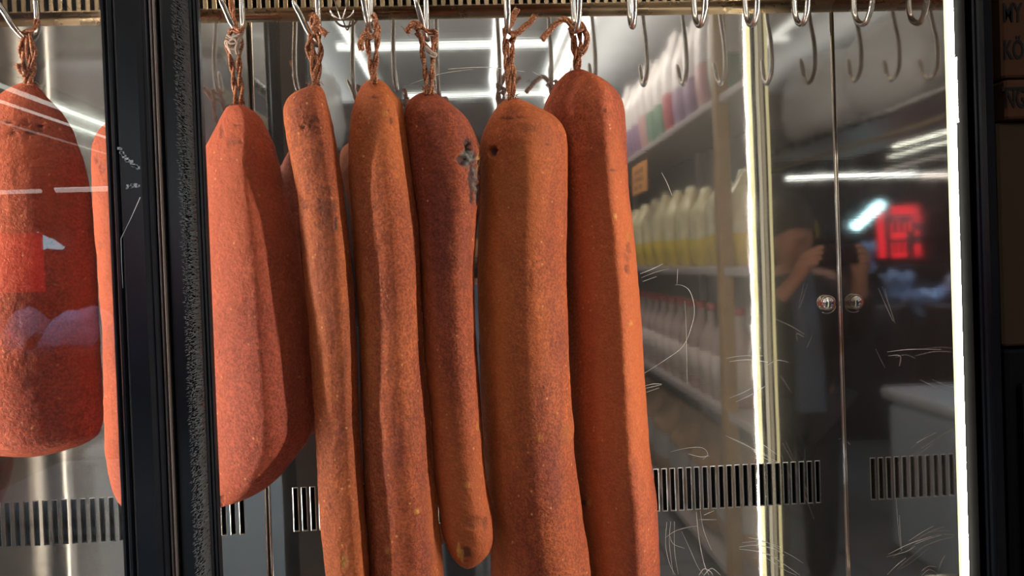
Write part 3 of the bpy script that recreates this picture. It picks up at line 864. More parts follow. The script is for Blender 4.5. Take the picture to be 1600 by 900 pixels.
meat([(176, 205, 222), (180, 192, 232), (186, 178, 240), (195, 164, 248), (210, 152, 256), (230, 145, 264), (260, 144, 270), (300, 146, 275), (350, 149, 279), (400, 153, 283), (445, 156, 286), (500, 160, 289), (575, 162, 292), (650, 163, 294), (700, 165, 294), (730, 170, 290), (755, 176, 284), (775, 184, 276), (790, 194, 264), (800, 206, 250)],
     1.112, .6, .040, -.2, mm['red'], 'salmon-lit cured meat of which a strip shows left of the black stile', 8,
     spots=[(152, 248, 4, 8, .0012, 0, .4, 0), (160, 262, 6, 12, .001, 0, .3, 0), (158, 382, 4, 7, .001, 0, .3, 0)],
     ropes=[[(200, 50), (202, 90), (208, 130), (212, 178)], [(212, 50), (222, 90), (220, 130), (215, 178)], [(200, 54), (210, 62), (220, 56)]],
     ends=[[(208, 70), (192, 66), (172, 40)], [(212, 90), (226, 84), (244, 76)]], Yt=1.088)
meat([(120, -196, -180), (128, -208, -170), (145, -222, -160), (180, -232, -150), (240, -238, -143), (320, -240, -137), (450, -241, -130), (600, -242, -126), (720, -241, -126), (800, -238, -128), (840, -230, -140), (870, -220, -156), (895, -208, -168), (908, -200, -176), (914, -194, -182)],
     1.135, .8, .035, 0., mm['red'], 'long cured meat out of the frame, reflected in the steel at the lower left corner', 9,
     ropes=[[(-196, 40), (-198, 80), (-191, 124)], [(-184, 40), (-180, 80), (-187, 124)]], Yt=1.07)

# ------------------------------------------------------------------ the shop around the cabinet (seen in the steel and the glass)
FX0, FX1, FY0, FY1, CH = -5.2, 3.4, -6.2, 1.75, 3.03
def tiles(name, c, g, sc):
    m, nt, bs = newmat(name)
    br = N(nt, 'ShaderNodeTexBrick')
    br.offset = 0
    br.inputs['Scale'].default_value = sc
    br.inputs['Color1'].default_value = (*c, 1); br.inputs['Color2'].default_value = (*[x*.9 for x in c], 1)
    br.inputs['Mortar'].default_value = (*g, 1); br.inputs['Mortar Size'].default_value = .012
    br.inputs['Brick Width'].default_value = .5; br.inputs['Row Height'].default_value = .5
    nt.links.new(coords(nt), br.inputs['Vector'])
    nt.links.new(br.outputs['Color'], bs.inputs['Base Color'])
    bs.inputs['Roughness'].default_value = .3
    return m
M['floor'] = tiles('floor_tiles', (.20, .21, .23), (.08, .08, .08), 1.1)
M['wall'] = plain('wall_paint', (.10, .085, .08), .8, 0, 5, .2)
M['ceil'] = plain('ceiling_paint', (.80, .80, .80), .8, 0, 5, .1)
M['shelf'] = plain('shelf_laminate', (.36, .31, .30), .5)
M['wood'] = plain('mustard_wood', (.30, .17, .045), .5, 0, 12, .3)
tag(MBld().box(FX0, FX1, FY0, FY1, -.1, 0).build('floor', M['floor']), kind='structure')
tag(MBld().box(FX0, FX1, FY0, FY1, CH, CH+.1).build('ceiling', M['ceil']), kind='structure')
tag(MBld().box(FX0, FX1, FY0-.1, FY0, 0, CH).build('wall_back', M['wall']), kind='structure')
tag(MBld().box(FX0, FX1, FY1, FY1+.1, 0, CH).build('wall_front', M['wall']), kind='structure')
tag(MBld().box(FX0-.1, FX0, FY0, FY1, 0, CH).build('wall_left', M['wall']), kind='structure')
tag(MBld().box(FX1, FX1+.1, FY0, FY1, 0, CH).build('wall_right', M['wall']), kind='structure')

# shelving on the right
XS = 1.06
def zAt(px, py, X=XS):
    d = ray(px, py); t = X/d.x
    return d.z*t+CAMZ
def yAt(px, X=XS):
    d = ray(px, 430); t = X/d.x
    return 2*YB-d.y*t
z_top = zAt(1060, 192); z_mid = zAt(1080, 418); z_low = zAt(1065, 602)
z_bot = zAt(1040, 800)
ys0, ys1 = -3.7, .35
sh = thing('shelving_unit', (XS+.2, (ys0+ys1)/2, 0), 'long shop shelving unit reflected in the steel right of the meats', 'shelf')
for z in (z_top, z_mid, z_low, max(.12, z_bot)):
    b = MBld().bbox(XS, XS+.40, ys0, ys1, z-.035, z, .006)
    b.build('shelf_board', M['shelf'], sh)
b = MBld().box(XS+.40, XS+.42, ys0, ys1, .0, 2.9); b.build('rear_panel', plain('shelf_back', (.15, .13, .125), .6), sh)
ypost = yAt(1128)
for yp in (ypost, -1.9, ys0+.03):
    b = MBld().bbox(XS-.012, XS+.045, yp-.03, yp+.03, 0, 2.95, .006) if yp == ypost else MBld().bbox(XS+.36, XS+.40, yp-.02, yp+.02, 0, 2.95, .006)
    b.build('post', M['wood'] if yp == ypost else M['shelf'], sh)

def soft_pack(name, w, d, h, mats, label_z, taper=0.):
    """film pack: rounded body, flattened crimped top; band of colour low down is a child"""
    b = MBld()
    NZ, NA = 18, 24
    vs, fs = [], []
    for i in range(NZ):
        t = i/(NZ-1)
        z = h*t
        k = min(1, .80+.4*min(t*4, 1)**.5-.2) if t < .25 else 1
        pin = max(0, (t-.70)/.30)
        ww = w*k*(1-.12*math.sin(pin*math.pi)-taper*pin)
        dd = d*k*(1-.88*pin**1.1)
        for a_ in range(NA):
            a = 2*math.pi*a_/NA
            ca, sa = math.cos(a), math.sin(a)
            wob = 1+.05*math.sin(7*a+9*t)*pin
            vs.append((math.copysign(abs(ca)**.6, ca)*dd/2*wob, math.copysign(abs(sa)**.6, sa)*ww/2*wob, z+(.012*math.sin(3*a)*pin)))
    for i in range(NZ-1):
        for k in range(NA):
            j = (k+1) % NA
            fs.append((i*NA+k, i*NA+j, i*NA+NA+j, i*NA+NA+k))
    fs.append(tuple(range(NA-1, -1, -1))); fs.append(tuple(range((NZ-1)*NA, NZ*NA)))
    b.add(vs, fs, 0, True)
    lo = int(NZ*label_z[0]); hi = int(NZ*label_z[1])
    lb = MBld()
    vs2 = []
    for i in range(lo, hi+1):
        for k in range(NA):
            v = vs[i*NA+k]
            vs2.append((v[0]*1.03, v[1]*1.03, v[2]))
    fs2 = []
    for i in range(hi-lo):
        for k in range(NA):
            j = (k+1) % NA
            fs2.append((i*NA+k, i*NA+j, i*NA+NA+j, i*NA+NA+k))
    lb.add(vs2, fs2, 0, True)
    return b, lb
def bottle(h, r):
    b = MBld()
    b.lathe([(r*.9, 0), (r, .01), (r, h*.55), (r*.85, h*.66), (r*.36, h*.82), (r*.33, h*.93)], (0, 0, 0), 'z', 20)
    c_ = MBld().lathe([(r*.40, h*.92), (r*.40, h)], (0, 0, 0), 'z', 16)
    l_ = MBld().lathe([(r*1.02, h*.12), (r*1.02, h*.48)], (0, 0, 0), 'z', 20)
    return b, c_, l_
film_w = plain('white_film', (.62, .58, .57), .3)
film_p = [plain('label_green', (.20, .30, .22), .4), plain('label_red', (.42, .12, .14), .4), plain('label_violet', (.30, .20, .30), .4), plain('label_pink', (.55, .33, .33), .4)]
film_y = plain('yellow_film', (.70, .52, .10), .25, 0, 12, .3)
film_c = plain('clear_film', (.66, .58, .36), .12, 0, 25, .35)
ORD = ['first', 'second', 'third', 'fourth', 'fifth', 'sixth', 'seventh', 'eighth', 'ninth', 'tenth', 'eleventh', 'twelfth', 'thirteenth', 'fourteenth', 'fifteenth', 'sixteenth']
# tall packs on the top shelf
protos = []
for ci, cn in enumerate(('green', 'red', 'violet', 'pink')):
    hb = .52+.05*(ci % 2)
    root = None
    protos.append((hb, ci, cn))
pk_y = []
y = yAt(1112)-.02
k = 0
src = {}
while y > -3.3 and k < 15:
    hb, ci, cn = protos[(k*3+k//3) % 4]
    lab = 'tall white pack with %s label on the top shelf, %s from the mustard post' % (cn, ORD[k])
    loc = (XS+.10, y, z_top)
    if ci not in src:
        t = thing('food_pack', loc, lab, 'food pack', 'tall packs on the top shelf')
        bb, lb = soft_pack('pack', .145, .13, hb, None, (.10, .42))
        bb.build('pack_body', film_w).parent = t
        lb.build('pack_label', film_p[ci]).parent = t
        src[ci] = t
    else:
        copy_tree(src[ci], loc, lab)
    y -= .20; k += 1
# yellow bags on the middle shelf
y = yAt(1122); k = 0; s0 = None
while y > -3.3 and k < 12:
    lab = 'yellow film bag on the middle shelf, %s from the mustard post' % ORD[k]
    loc = (XS+.13, y, z_mid)
    if s0 is None:
        s0 = thing('food_bag', loc, lab, 'food bag', 'yellow bags on the middle shelf')
        bb, lb = soft_pack('bag', .205, .17, .42, None, (.0, .34), .5)
        bb.build('bag_body', film_c).parent = s0
        lb.build('bag_contents', film_y).parent = s0
    else:
        c_ = copy_tree(s0, loc, lab)
        c_.rotation_euler = (0, 0, random.uniform(-.15, .15)); sc_ = random.uniform(.94, 1.05); c_.scale = (sc_, sc_, sc_)
    y -= .255; k += 1
# bottles on the low shelf
y = yAt(1118); k = 0; s0 = None
bm_, bl_, bc_ = plain('bottle_pinkish', (.45, .33, .30), .25), plain('bottle_label', (.60, .50, .46), .4), plain('bottle_cap', (.45, .08, .08), .4)
while y > -3.3 and k < 16:
    lab = 'tall bottle with pale label on the low shelf, %s from the mustard post' % ORD[k]
    loc = (XS+.10, y, z_low)
    if s0 is None:
        s0 = thing('bottle', loc, lab, 'bottle', 'bottles on the low shelf')
        b1, b2, b3 = bottle(.44, .068)
        b1.build('bottle_body', bm_).parent = s0; b2.build('cap', bc_).parent = s0; b3.build('label_band', bl_).parent = s0
    else:
        copy_tree(s0, loc, lab)
    y -= .175; k += 1
# sacks under it
y = yAt(1110); k = 0; s0 = None
sk_, sk2_ = plain('brown_paper_sack', (.36, .22, .13), .8, 0, 8, .4), plain('sack_print', (.40, .36, .33), .7, 0, 8, .3)
while y > -3.2 and k < 8:
    lab = 'brown sack on the bottom shelf, %s from the mustard post' % ORD[k]
    loc = (XS+.16, y, max(.12, z_bot))
    if s0 is None:
        s0 = thing('paper_sack', loc, lab, 'sack', 'sacks on the bottom shelf')
        bb, lb = soft_pack('sack', .36, .26, .50, None, (.35, .65))
        bb.build('sack_body', sk_).parent = s0; lb.build('sack_print', sk2_).parent = s0
    else:
        copy_tree(s0, loc, lab)
    y -= .40; k += 1
# orange price sign on the top board
ya, yb_ = yAt(996), yAt(1018)
za, zb = zAt(1006, 252), zAt(1006, 300)
sg = thing('price_sign', (XS-.01, (ya+yb_)/2, za), 'orange price sign hanging from the top shelf edge, seen in the steel', 'sign')
b = MBld().box(XS-.012, XS-.006, min(ya, yb_), max(ya, yb_), min(za, zb), max(za, zb))
b.build('card', plain('orange_card', (.72, .30, .08), .6), sg)
b = MBld()
H = abs(za-zb); Wd = abs(ya-yb_); yl_ = min(ya, yb_); zl_ = min(za, zb)
for rw, (f0, f1) in enumerate(((.66, .82), (.40, .56), (.14, .28))):
    nseg = (4, 5, 2)[rw]
    for q in range(nseg):
        a0 = yl_+Wd*(.18+.64*q/nseg); a1 = a0+Wd*.64/nseg*.62
        b.box(XS-.0135, XS-.0119, a0, a1, zl_+H*f0, zl_+H*f1)
b.build('lettering', plain('brown_ink', (.25, .12, .06), .7), sg)

# overhead rack on the left with white film-wrapped bundles
zr = CAMZ+.72
rk = thing('overhead_rack', (-1.25, -1.25, 0), 'high rack along the left with a metal edge, reflected above the meats', 'rack')
MBld().bbox(-1.5, -.80, -2.7, .2, zr-.03, zr, .005).build('rack_shelf', M['shelf'], rk)
MBld().tube([(-.79, -2.7, zr-.02), (-.79, .2, zr-.02)], .022, 12).build('rack_edge', M['rail'], rk)
MBld().tube([(-.79, -2.7, zr-.14), (-.79, .2, zr-.14)], .014, 12).build('rack_rail', plain('tan_rail', (.35, .28, .17), .4), rk)
for yy_ in (-2.66, -1.25, .16):
    MBld().box(-1.495, -1.47, yy_-.015, yy_+.015, zr, CH).build('rack_post', M['shelf'], rk)
wf = plain('white_wrap', (.78, .77, .76), .22, 0, 6, .06)
for q in range(3):
    yc = -.27-.86*q
    b = MBld()
    vs, fs = [], []
    NU, NV = 48, 30
    for i in range(NV):
        ph = math.pi*(i/(NV-1)-.5)
        for k in range(NU):
            th = 2*math.pi*k/NU
            cx_, sx_ = math.cos(th)*math.cos(ph), math.sin(th)*math.cos(ph)
            e = .5
            p = Vector((math.copysign(abs(cx_)**e, cx_)*.30, math.copysign(abs(sx_)**e, sx_)*.39, math.copysign(abs(math.sin(ph))**e, math.sin(ph))*.26))
            cr = noise.ridged_multi_fractal(p*3.2+Vector((q*7, 0, 0)), 1.0, 2.0, 4, 1.0, 2.0)
            p *= 1+.06*(cr-1)
            vs.append((p.x-1.11, p.y+yc, p.z+zr+.275))
    for i in range(NV-1):
        for k in range(NU):
            j = (k+1) % NU
            fs.append((i*NU+k, i*NU+j, i*NU+NU+j, i*NU+NU+k))
    b.add(vs, fs, 0, True)
    o = b.build('wrapped_bundle', wf, None, (-1.11, yc, zr))
    tag(o, 'white crumpled film-wrapped bundle on the high left rack, %s from the cabinet' % ORD[q], 'bundle', 'wrapped bundles on the rack')

def area(name, loc, rot, sx, sy, power, c):
    li = bpy.data.lights.new(name, 'AREA'); li.shape = 'RECTANGLE'; li.size = sx; li.size_y = sy; li.energy = power; li.color = c
    o = bpy.data.objects.new(name, li); COL.objects.link(o); o.location = loc; o.rotation_euler = rot
    return o
# ceiling tubes
tube_m = emit('tube_light', (.92, 1., .97), 2.6)
fix_m = plain('fixture_white', (.7, .7, .7), .4)
def tube_light(p0, p1, lab, m=tube_m, r=.02):
    p0, p1 = Vector(p0), Vector(p1)
    t = thing('tube_lamp', (p0+p1)/2, lab, 'ceiling lamp', 'fluorescent lamps')
    d = (p1-p0).normalized()
    s = Vector((0, 0, 1)).cross(d)
    b = MBld()
    w = .05
    q = [p0+s*w+Vector((0, 0, .02)), p0-s*w+Vector((0, 0, .02)), p1-s*w+Vector((0, 0, .02)), p1+s*w+Vector((0, 0, .02))]
    b.add(q+[x_+Vector((0, 0, .06)) for x_ in q], [(0, 1, 2, 3), (7, 6, 5, 4), (0, 4, 5, 1), (1, 5, 6, 2), (2, 6, 7, 3), (3, 7, 4, 0)])
    b.build('fixture', fix_m, t)
    b = MBld(); b.tube([p0, p1], r, 10); b.build('tube', m, t)
a_, c_ = MB(575, 118, -2.2), MB(780, 90, -2.2)
zc = 2.95
tube_light((-.85, -2.2, zc), (.55, -2.2, zc), 'white tube lamp across the shop ceiling, nearer of the two cross tubes')
tube_light((-.55, -3.6, zc), (.75, -3.6, zc), 'white tube lamp across the shop ceiling, further of the two cross tubes')
tube_light((-.74, -3.3, zc), (-.74, -1.0, zc), 'long tube lamp running away from the cabinet, left one')
tube_light((.62, -3.4, zc), (.62, -.2, zc), 'long tube lamp running away from the cabinet, above the shelving')
zt2 = CAMZ+.52
pA, pB = MG(-10, 122, .35), MG(165, 205, -.25)

# opposite stall far behind: lit white tube with dark rings hanging, red sign, blue lamp, cloths
YO = -3.0
l0, l1 = MR(1250, 276, YO), MR(1458, 273, YO)
lm = thing('stall_lamp', (l0+l1)/2, 'long white lamp tube of the stall opposite, mirrored right of the corner seam', 'lamp')
zz_ = (l0.z+l1.z)/2
b = MBld().tube([(l0.x+.1, YO, zz_), (l1.x-.35, YO, zz_)], .014, 10); b.build('tube', emit('stall_tube', (.9, 1., 1.), 9), lm)
b = MBld().bbox(l1.x-.4, l0.x+.15, YO+.0, YO+.06, zz_+.02, zz_+.10, .01); b.build('fixture', M['black_matte'], lm)
ringm = plain('dark_sausage', (.05, .018, .014), .5)
ra = None
nr = 11
for q in range(nr):
    X = l0.x+(l1.x-.3-l0.x)*(q+.5)/nr
    lab = 'dark ring sausage hanging under the lamp of the stall opposite, %s along the row' % ORD[q]
    loc = (X, YO-.05, zz_-.03)
    if ra is None:
        b = MBld()
        P = [(.052*math.sin(a)*(1-.25*math.cos(a)), .01*math.sin(2*a), -.135+.13*math.cos(a)) for a in [2*math.pi*k/28 for k in range(28)]]
        P.append(P[0])
        b.tube(P, .016, 10)
        ra = b.build('ring_sausage', ringm); ra.location = loc
        tag(ra, lab, 'sausage', 'ring sausages of the stall opposite')
    else:
        c2 = ra.copy(); COL.objects.link(c2); c2.location = loc; c2['label'] = lab
        c2.rotation_euler = (0, 0, random.uniform(-.6, .6))
st = thing('market_stall', (-1.8, YO-.4, 0), 'dim market stall opposite the cabinet, mirrored around the photographer', 'stall')
stm = plain('stall_dark', (.05, .035, .036), .6, 0, 5, .4)
MBld().box(-3.6, .6, YO-.9, YO-.85, 0, 2.75).build('back_board', stm, st)
MBld().bbox(-3.6, .4, YO-.85, YO+.15, 2.45, 2.75, .02).build('canopy', plain('stall_canopy', (.09, .06, .055), .7), st)
MBld().bbox(-3.6, .4, YO-.8, YO+.1, 0, 1.05, .01).build('counter', plain('stall_counter', (.07, .055, .065), .4), st)
for z in (1.35, 1.62):
    MBld().bbox(-3.6, .4, YO-.85, YO-.5, z-.03, z, .004).build('stall_shelf', stm, st)
# red lit sign with dark characters
s0_, s1_ = MR(1372, 324, YO+.22), MR(1442, 402, YO+.22)
sx0, sx1 = min(s0_.x, s1_.x), max(s0_.x, s1_.x)
sz0, sz1 = min(s0_.z, s1_.z), max(s0_.z, s1_.z)
sgn = thing('lit_sign', ((sx0+sx1)/2, YO+.22, sz0), 'red lit sign of the stall opposite, mirrored at the right of the steel', 'sign')
W_, H_ = sx1-sx0, sz1-sz0
b = MBld().bbox(sx0-.02, sx1+.02, YO+.15, YO+.21, sz0-.02, sz1+.02, .01)
b.build('sign_box', plain('sign_case', (.03, .008, .009), .4), sgn)
red = emit('red_sign', (1., .012, .03), 2.4)
b = MBld()
def cell(u0, u1, v0, v1):        # u from the reader's left, v from the top
    b.box(sx1-u1*W_, sx1-u0*W_, YO+.212, YO+.218, sz1-v1*H_, sz1-v0*H_)
cell(0, .15, .08, 1); cell(.30, .96, 0, .17); cell(.90, 1, .17, .33)
for u in (.30, .45, .60): cell(u, u+.045, .30, .50)
cell(.30, .66, .50, .62); cell(.34, .56, .255, .275); cell(.72, .78, .30, .48); cell(.72, .86, .25, .28)
for v in (.72, .81): cell(.32, .62, v, v+.025)
for u in (.30, .45, .60): cell(u, u+.04, .68, .90)
cell(.30, .66, .90, 1); cell(.86, .98, .72, 1); cell(.88, .96, .46, .58)
b.build('lit_characters', red, sgn)
# blue-white floodlight
f0 = MR(1355, 337, YO+.3)
fl = thing('flood_lamp', f0, 'blue-white flood lamp glowing beside the red sign', 'lamp')
b = MBld()
dv = Vector((.11, 0, -.085))
b.tube([f0-dv, f0+dv], .035, 12); b.build('lens', emit('blue_white', (.45, .85, 1.), 14), fl)
b = MBld().box(f0.x-.1, f0.x+.1, f0.y-.09, f0.y-.045, f0.z-.09, f0.z+.09); b.build('housing', M['black_matte'], fl)
# pale blue cloths on the stall
bcl = plain('pale_blue_cloth', (.30, .42, .68), .7, 0, 9, .25)
for q, (px, py, sx, sz) in enumerate(((1404, 446, .22, .20), (1356, 402, .13, .22), (1452, 470, .22, .18))):
    c_ = MR(px, py, YO+.34)
    b = MBld()
    vs, fs = [], []
    NX, NZ = 22, 18
    for i in range(NZ):
        for k in range(NX):
            u, v = k/(NX-1)-.5, i/(NZ-1)-.5
            vs.append((c_.x+u*sx*(1+.3*v), c_.y+.025*math.sin(u*19+v*3+q)+.02*math.sin(v*9), c_.z+v*sz+.02*math.sin(u*11)))
    n0 = len(vs)
    vs += [(a[0], a[1]-.006, a[2]) for a in vs]
    for i in range(NZ-1):
        for k in range(NX-1):
            fs.append((i*NX+k, i*NX+k+1, i*NX+NX+k+1, i*NX+NX+k)); fs.append((n0+i*NX+NX+k, n0+i*NX+NX+k+1, n0+i*NX+k+1, n0+i*NX+k))
    b.add(vs, fs, 0, True)
    o = b.build('hanging_cloth', bcl, None, (c_.x, c_.y, c_.z-sz/2))
    tag(o, ('pale blue folded cloth hanging right below the red sign', 'pale blue cloth hanging between the flood lamp and the hands', 'pale blue cloth at the lower right of the stall')[q], 'cloth', 'pale blue cloths of the stall opposite')
# yellow jars on the stall shelf
jy = plain('yellow_jar', (.75, .55, .08), .3); jl = plain('jar_lid', (.5, .3, .1), .4); jp = None
for q in range(5):
    c_ = MR(1232+11*q, 358, YO-.6)
    loc = (c_.x, YO-.62, 1.62)
    lab = 'yellow jar on the stall shelf opposite, %s from the right post' % ORD[q]
    if jp is None:
        jp = thing('jar', loc, lab, 'jar', 'yellow jars of the stall opposite')
        MBld().lathe([(.032, 0), (.036, .01), (.036, .12), (.026, .14), (.026, .15)], (0, 0, 0), 'z', 16).build('jar_body', jy).parent = jp
        MBld().lathe([(.028, .15), (.028, .172)], (0, 0, 0), 'z', 16).build('lid', jl).parent = jp
    else:
        copy_tree(jp, loc, lab)
# pale chest freezer standing low on the left
fz = thing('chest_freezer', (-1.17, -.72, 0), 'pale blue chest freezer, mirrored low in the steel below the broad meat', 'freezer')
fw = plain('freezer_white', (.58, .72, .86), .35)
MBld().bbox(-1.60, -.74, -.98, -.47, .0, .74, .03).build('freezer_body', fw, fz)
MBld().bbox(-1.62, -.72, -1.00, -.45, .745, .80, .015).build('lid', plain('freezer_lid', (.74, .82, .90), .25), fz)
MBld().tube([(-1.35, -.466, .70), (-1.35, -.44, .70), (-1.0, -.44, .70), (-1.0, -.466, .70)], .009, 8).build('handle', M['rail'], fz)

# neighbours further left, caught by the door glass; red panel and blue lamp are added doubles
def gl(px, py, Y): return MG(px, py, Y)
qa, qb = MG(-30, 112, -.95), MG(172, 206, -1.9)
zt_ = (qa.z+qb.z)/2; xt_ = (qa.x+qb.x)/2
t = thing('stall_strip_light', (xt_, -1.5, zt_), 'pair of greenish white strip lights crossing the left glass diagonally', 'lamp')
sm_ = emit('strip_glow', (.90, 1., .90), 7)
MBld().tube([(xt_, -.55, zt_), (xt_, -2.6, zt_)], .010, 10).build('tube', sm_, t)
MBld().tube([(xt_+.035, -.55, zt_-.075), (xt_+.035, -2.6, zt_-.075)], .006, 10).build('tube', sm_, t)
MBld().tube([(xt_+.08, -.55, zt_-.17), (xt_+.08, -2.6, zt_-.17)], .004, 8).build('tube', emit('strip_glow_dim', (1., .98, .9), 2.0), t)
MBld().tube([(xt_-.05, -.55, zt_+.16), (xt_-.05, -2.6, zt_+.16)], .005, 8).build('tube', emit('strip_glow_faint', (1., .98, .9), 1.6), t)
MBld().box(xt_-.07, xt_-.058, -2.6, -.55, zt_-.19, zt_+.19).build('fixture', M['black_matte'], t)
for y_ in (-.8, -2.3): MBld().tube([(xt_-.064, y_, zt_+.18), (xt_-.064, y_, CH)], .006, 8).build('hanger', M['black_matte'], t)
ga, gb = MG(-25, 299, -2.7), MG(164, 297, -2.7)
t = thing('stall_tube_lamp', (ga+gb)/2, 'white tube lamp crossing the big meat in the left glass, level', 'lamp')
wm_ = emit('level_tube', (1., .97, .92), 4.5)
zz2 = (ga.z+gb.z)/2
gm = MG(62, 298, -2.7).x; gn = MG(86, 298, -2.7).x
MBld().tube([(ga.x, -2.7, zz2), (gm, -2.7, zz2)], .013, 10).build('tube', wm_, t)
MBld().tube([(gn, -2.7, zz2), (gb.x+.15, -2.7, zz2)], .013, 10).build('tube', wm_, t)
MBld().box(ga.x-.1, gb.x+.2, -2.72, -2.70, zz2+.02, zz2+.07).build('fixture', M['black_matte'], t)
for x_ in (ga.x, gb.x): MBld().tube([(x_, -2.71, zz2+.06), (x_, -2.71, CH)], .006, 8).build('hanger', M['black_matte'], t)
g0, g1 = MG(-30, 366, -2.6), MG(64, 456, -2.6)
t = thing('lit_sign_double', (g0.x, -2.6, g1.z), 'glowing plain red double of the stall sign, mirrored at the left of the glass', 'sign')  # added copy of the lit sign, placed for the door glass
MBld().bbox(min(g0.x, g1.x), max(g0.x, g1.x), -2.64, -2.60, g1.z, g0.z, .006).build('panel', emit('red_panel', (1., .012, .02), 2.6), t)
MBld().bbox(min(g0.x, g1.x)-.03, max(g0.x, g1.x)+.03, -2.70, -2.645, g1.z-.03, g0.z+.03, .006).build('case', M['black_matte'], t)
for x_ in (g0.x, g1.x): MBld().tube([(x_, -2.67, g0.z+.02), (x_, -2.67, CH)], .006, 8).build('hanger', M['black_matte'], t)
P_ = [MG(px, py, -2.65) for px, py in ((47, 367), (60, 374), (58, 362), (80, 374), (97, 386), (92, 390), (72, 388), (66, 392), (50, 380))]
t = thing('flood_lamp_double', P_[0], 'ragged pale blue double of the flood lamp beside the red panel in the left glass', 'lamp')  # added copy of the flood lamp, placed for the door glass
b = MBld(); n = len(P_)
b.add([p+Vector((0, .02, 0)) for p in P_]+[p-Vector((0, .02, 0)) for p in P_], [tuple(range(n))[::-1], tuple(range(n, 2*n))]+[(i, (i+1) % n, n+(i+1) % n, n+i) for i in range(n)])
b.build('lens', emit('lamp_blue', (.40, .85, 1.), 6), t)
b = MBld(); q = P_[4]; b.box(q.x-.28, q.x+.05, -2.75, -2.68, q.z-.03, q.z+.15); b.build('housing', M['black_matte'], t)
# folded blue cloths on a small counter there
c0, c1 = MG(15, 548, -2.4), MG(162, 548, -2.4)
t = thing('side_counter', ((c0.x+c1.x)/2, -2.5, 0), 'low dark counter carrying the blue cloths mirrored in the left glass', 'counter')
MBld().bbox(c0.x-.1, c1.x+.1, -2.85, -2.35, 0, c0.z-.045, .01).build('counter_body', plain('counter_dark', (.05, .04, .045), .5), t)
MBld().bbox(c0.x-.13, c1.x+.13, -2.88, -2.32, c0.z-.044, c0.z-.02, .005).build('counter_top', plain('counter_top', (.10, .085, .09), .4), t)
bc2 = plain('blue_white_cloth', (.34, .50, .85), .7, 0, 11, .3)
for q, (x0_, x1_, y0_, lab_) in enumerate(((60, 122, 488, 'crumpled light blue cloth drooping over the counter edge in the left glass'), (100, 162, 482, 'flat folded pale cloth behind the crumpled one in the left glass'), (16, 62, 482, 'small lilac cloth at the left of the crumpled blue one'))):
    a0_, a1_ = MG(x0_, y0_, -2.45-.06*q), MG(x1_, 545, -2.45-.06*q)
    b = MBld(); vs, fs = [], []
    NX, NZ = 26, 16
    base_z = c0.z-.018
    for i in range(NZ):
        v = i/(NZ-1)
        for k in range(NX):
            u = k/(NX-1)
            dome = math.sin(math.pi*min(max(u, .02), .98))**.35
            h_ = (a0_.z-base_z)*(dome*(1-.8*abs(2*v-1)**3))+.018*noise.noise(Vector((u*5, v*5, q*9)))
            vs.append((a0_.x+(a1_.x-a0_.x)*u, -2.80+.42*v, base_z+max(.004, h_)))
    n0 = len(vs)
    vs += [(p[0], p[1], base_z) for p in vs]
    for i in range(NZ-1):
        for k in range(NX-1):
            fs.append((i*NX+k, i*NX+NX+k, i*NX+NX+k+1, i*NX+k+1)); fs.append((n0+i*NX+k, n0+i*NX+k+1, n0+i*NX+NX+k+1, n0+i*NX+NX+k))
    for k in range(NX-1):
        e_ = (NZ-1)*NX
        fs.append((k, k+1, n0+k+1, n0+k)); fs.append((e_+k, n0+e_+k, n0+e_+k+1, e_+k+1))
    b.add(vs, fs, 0, True)
    o = b.build('folded_cloth', bc2 if q == 0 else plain('lilac_cloth', (.42, .42, .62), .7, 0, 11, .3), None, (a0_.x, -2.6, base_z))
    tag(o, lab_, 'cloth', 'cloths on the side counter')
area('counter_fill', ((c0.x+c1.x)/2, -2.3, c0.z+.7), (math.radians(-15), 0, 0), .5, .2, 11, (.65, .85, 1.))  # added fill light that brightens the blue cloths

# cardboard boxes to the right of the cabinet
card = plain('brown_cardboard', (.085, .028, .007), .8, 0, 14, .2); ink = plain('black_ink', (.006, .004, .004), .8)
def text_mesh(txt, size, loc, mat, parent, name='lettering', rotz=0, tilt=0, sx=.55):
    cu = bpy.data.curves.new(name, 'FONT'); cu.body = txt; cu.size = size; cu.extrude = .0004; cu.offset = size*.02
    ob = bpy.data.objects.new(name, cu); COL.objects.link(ob)
    bpy.context.view_layer.update()
    me = bpy.data.meshes.new_from_object(ob.evaluated_get(bpy.context.evaluated_depsgraph_get()))
    bpy.data.objects.remove(ob); bpy.data.curves.remove(cu)
    o = bpy.data.objects.new(name, me); COL.objects.link(o); me.materials.append(mat)
    o.parent = parent
    w = Vector(parent['_w'])
    o.location = Vector(loc)-w
    o.rotation_euler = (math.pi/2, tilt, rotz)
    o.scale = (sx, 1, 1)
    return o
YX = YF+.03
bx0 = at(1566, 90, YX).x
zA, zBm, zC = at(1580, -20, YX).z, at(1580, 122, YX).z, at(1580, 186, YX).z
b1 = thing('cardboard_box', (bx0+.2, YX+.15, zBm), 'brown cardboard box with black handwriting at the upper right edge', 'box', 'boxes beside the cabinet')
MBld().bbox(bx0, bx0+.4, YX, YX+.32, zBm+.001, zBm+.34, .003).build('carton', card, b1)
text_mesh('MY', .036, at(1567, 34, YX-.001), ink, b1)
text_mesh('KÖ', .036, at(1568, 92, YX-.001), ink, b1)
b2 = thing('cardboard_box', (bx0+.2, YX+.15, zC), 'flat brown cardboard box below the handwritten one', 'box', 'boxes beside the cabinet')
MBld().bbox(bx0, bx0+.4, YX-.004, YX+.32, zC, zBm-.003, .003).build('carton', card, b2)
text_mesh('NG', .036, at(1570, 168, YX-.005), ink, b2)
b = MBld(); p = at(1566, 140, YX-.0046); b.box(p.x, p.x+.35, p.y, p.y+.0006, p.z-.002, p.z+.003); b.build('printed_line', ink, b2)
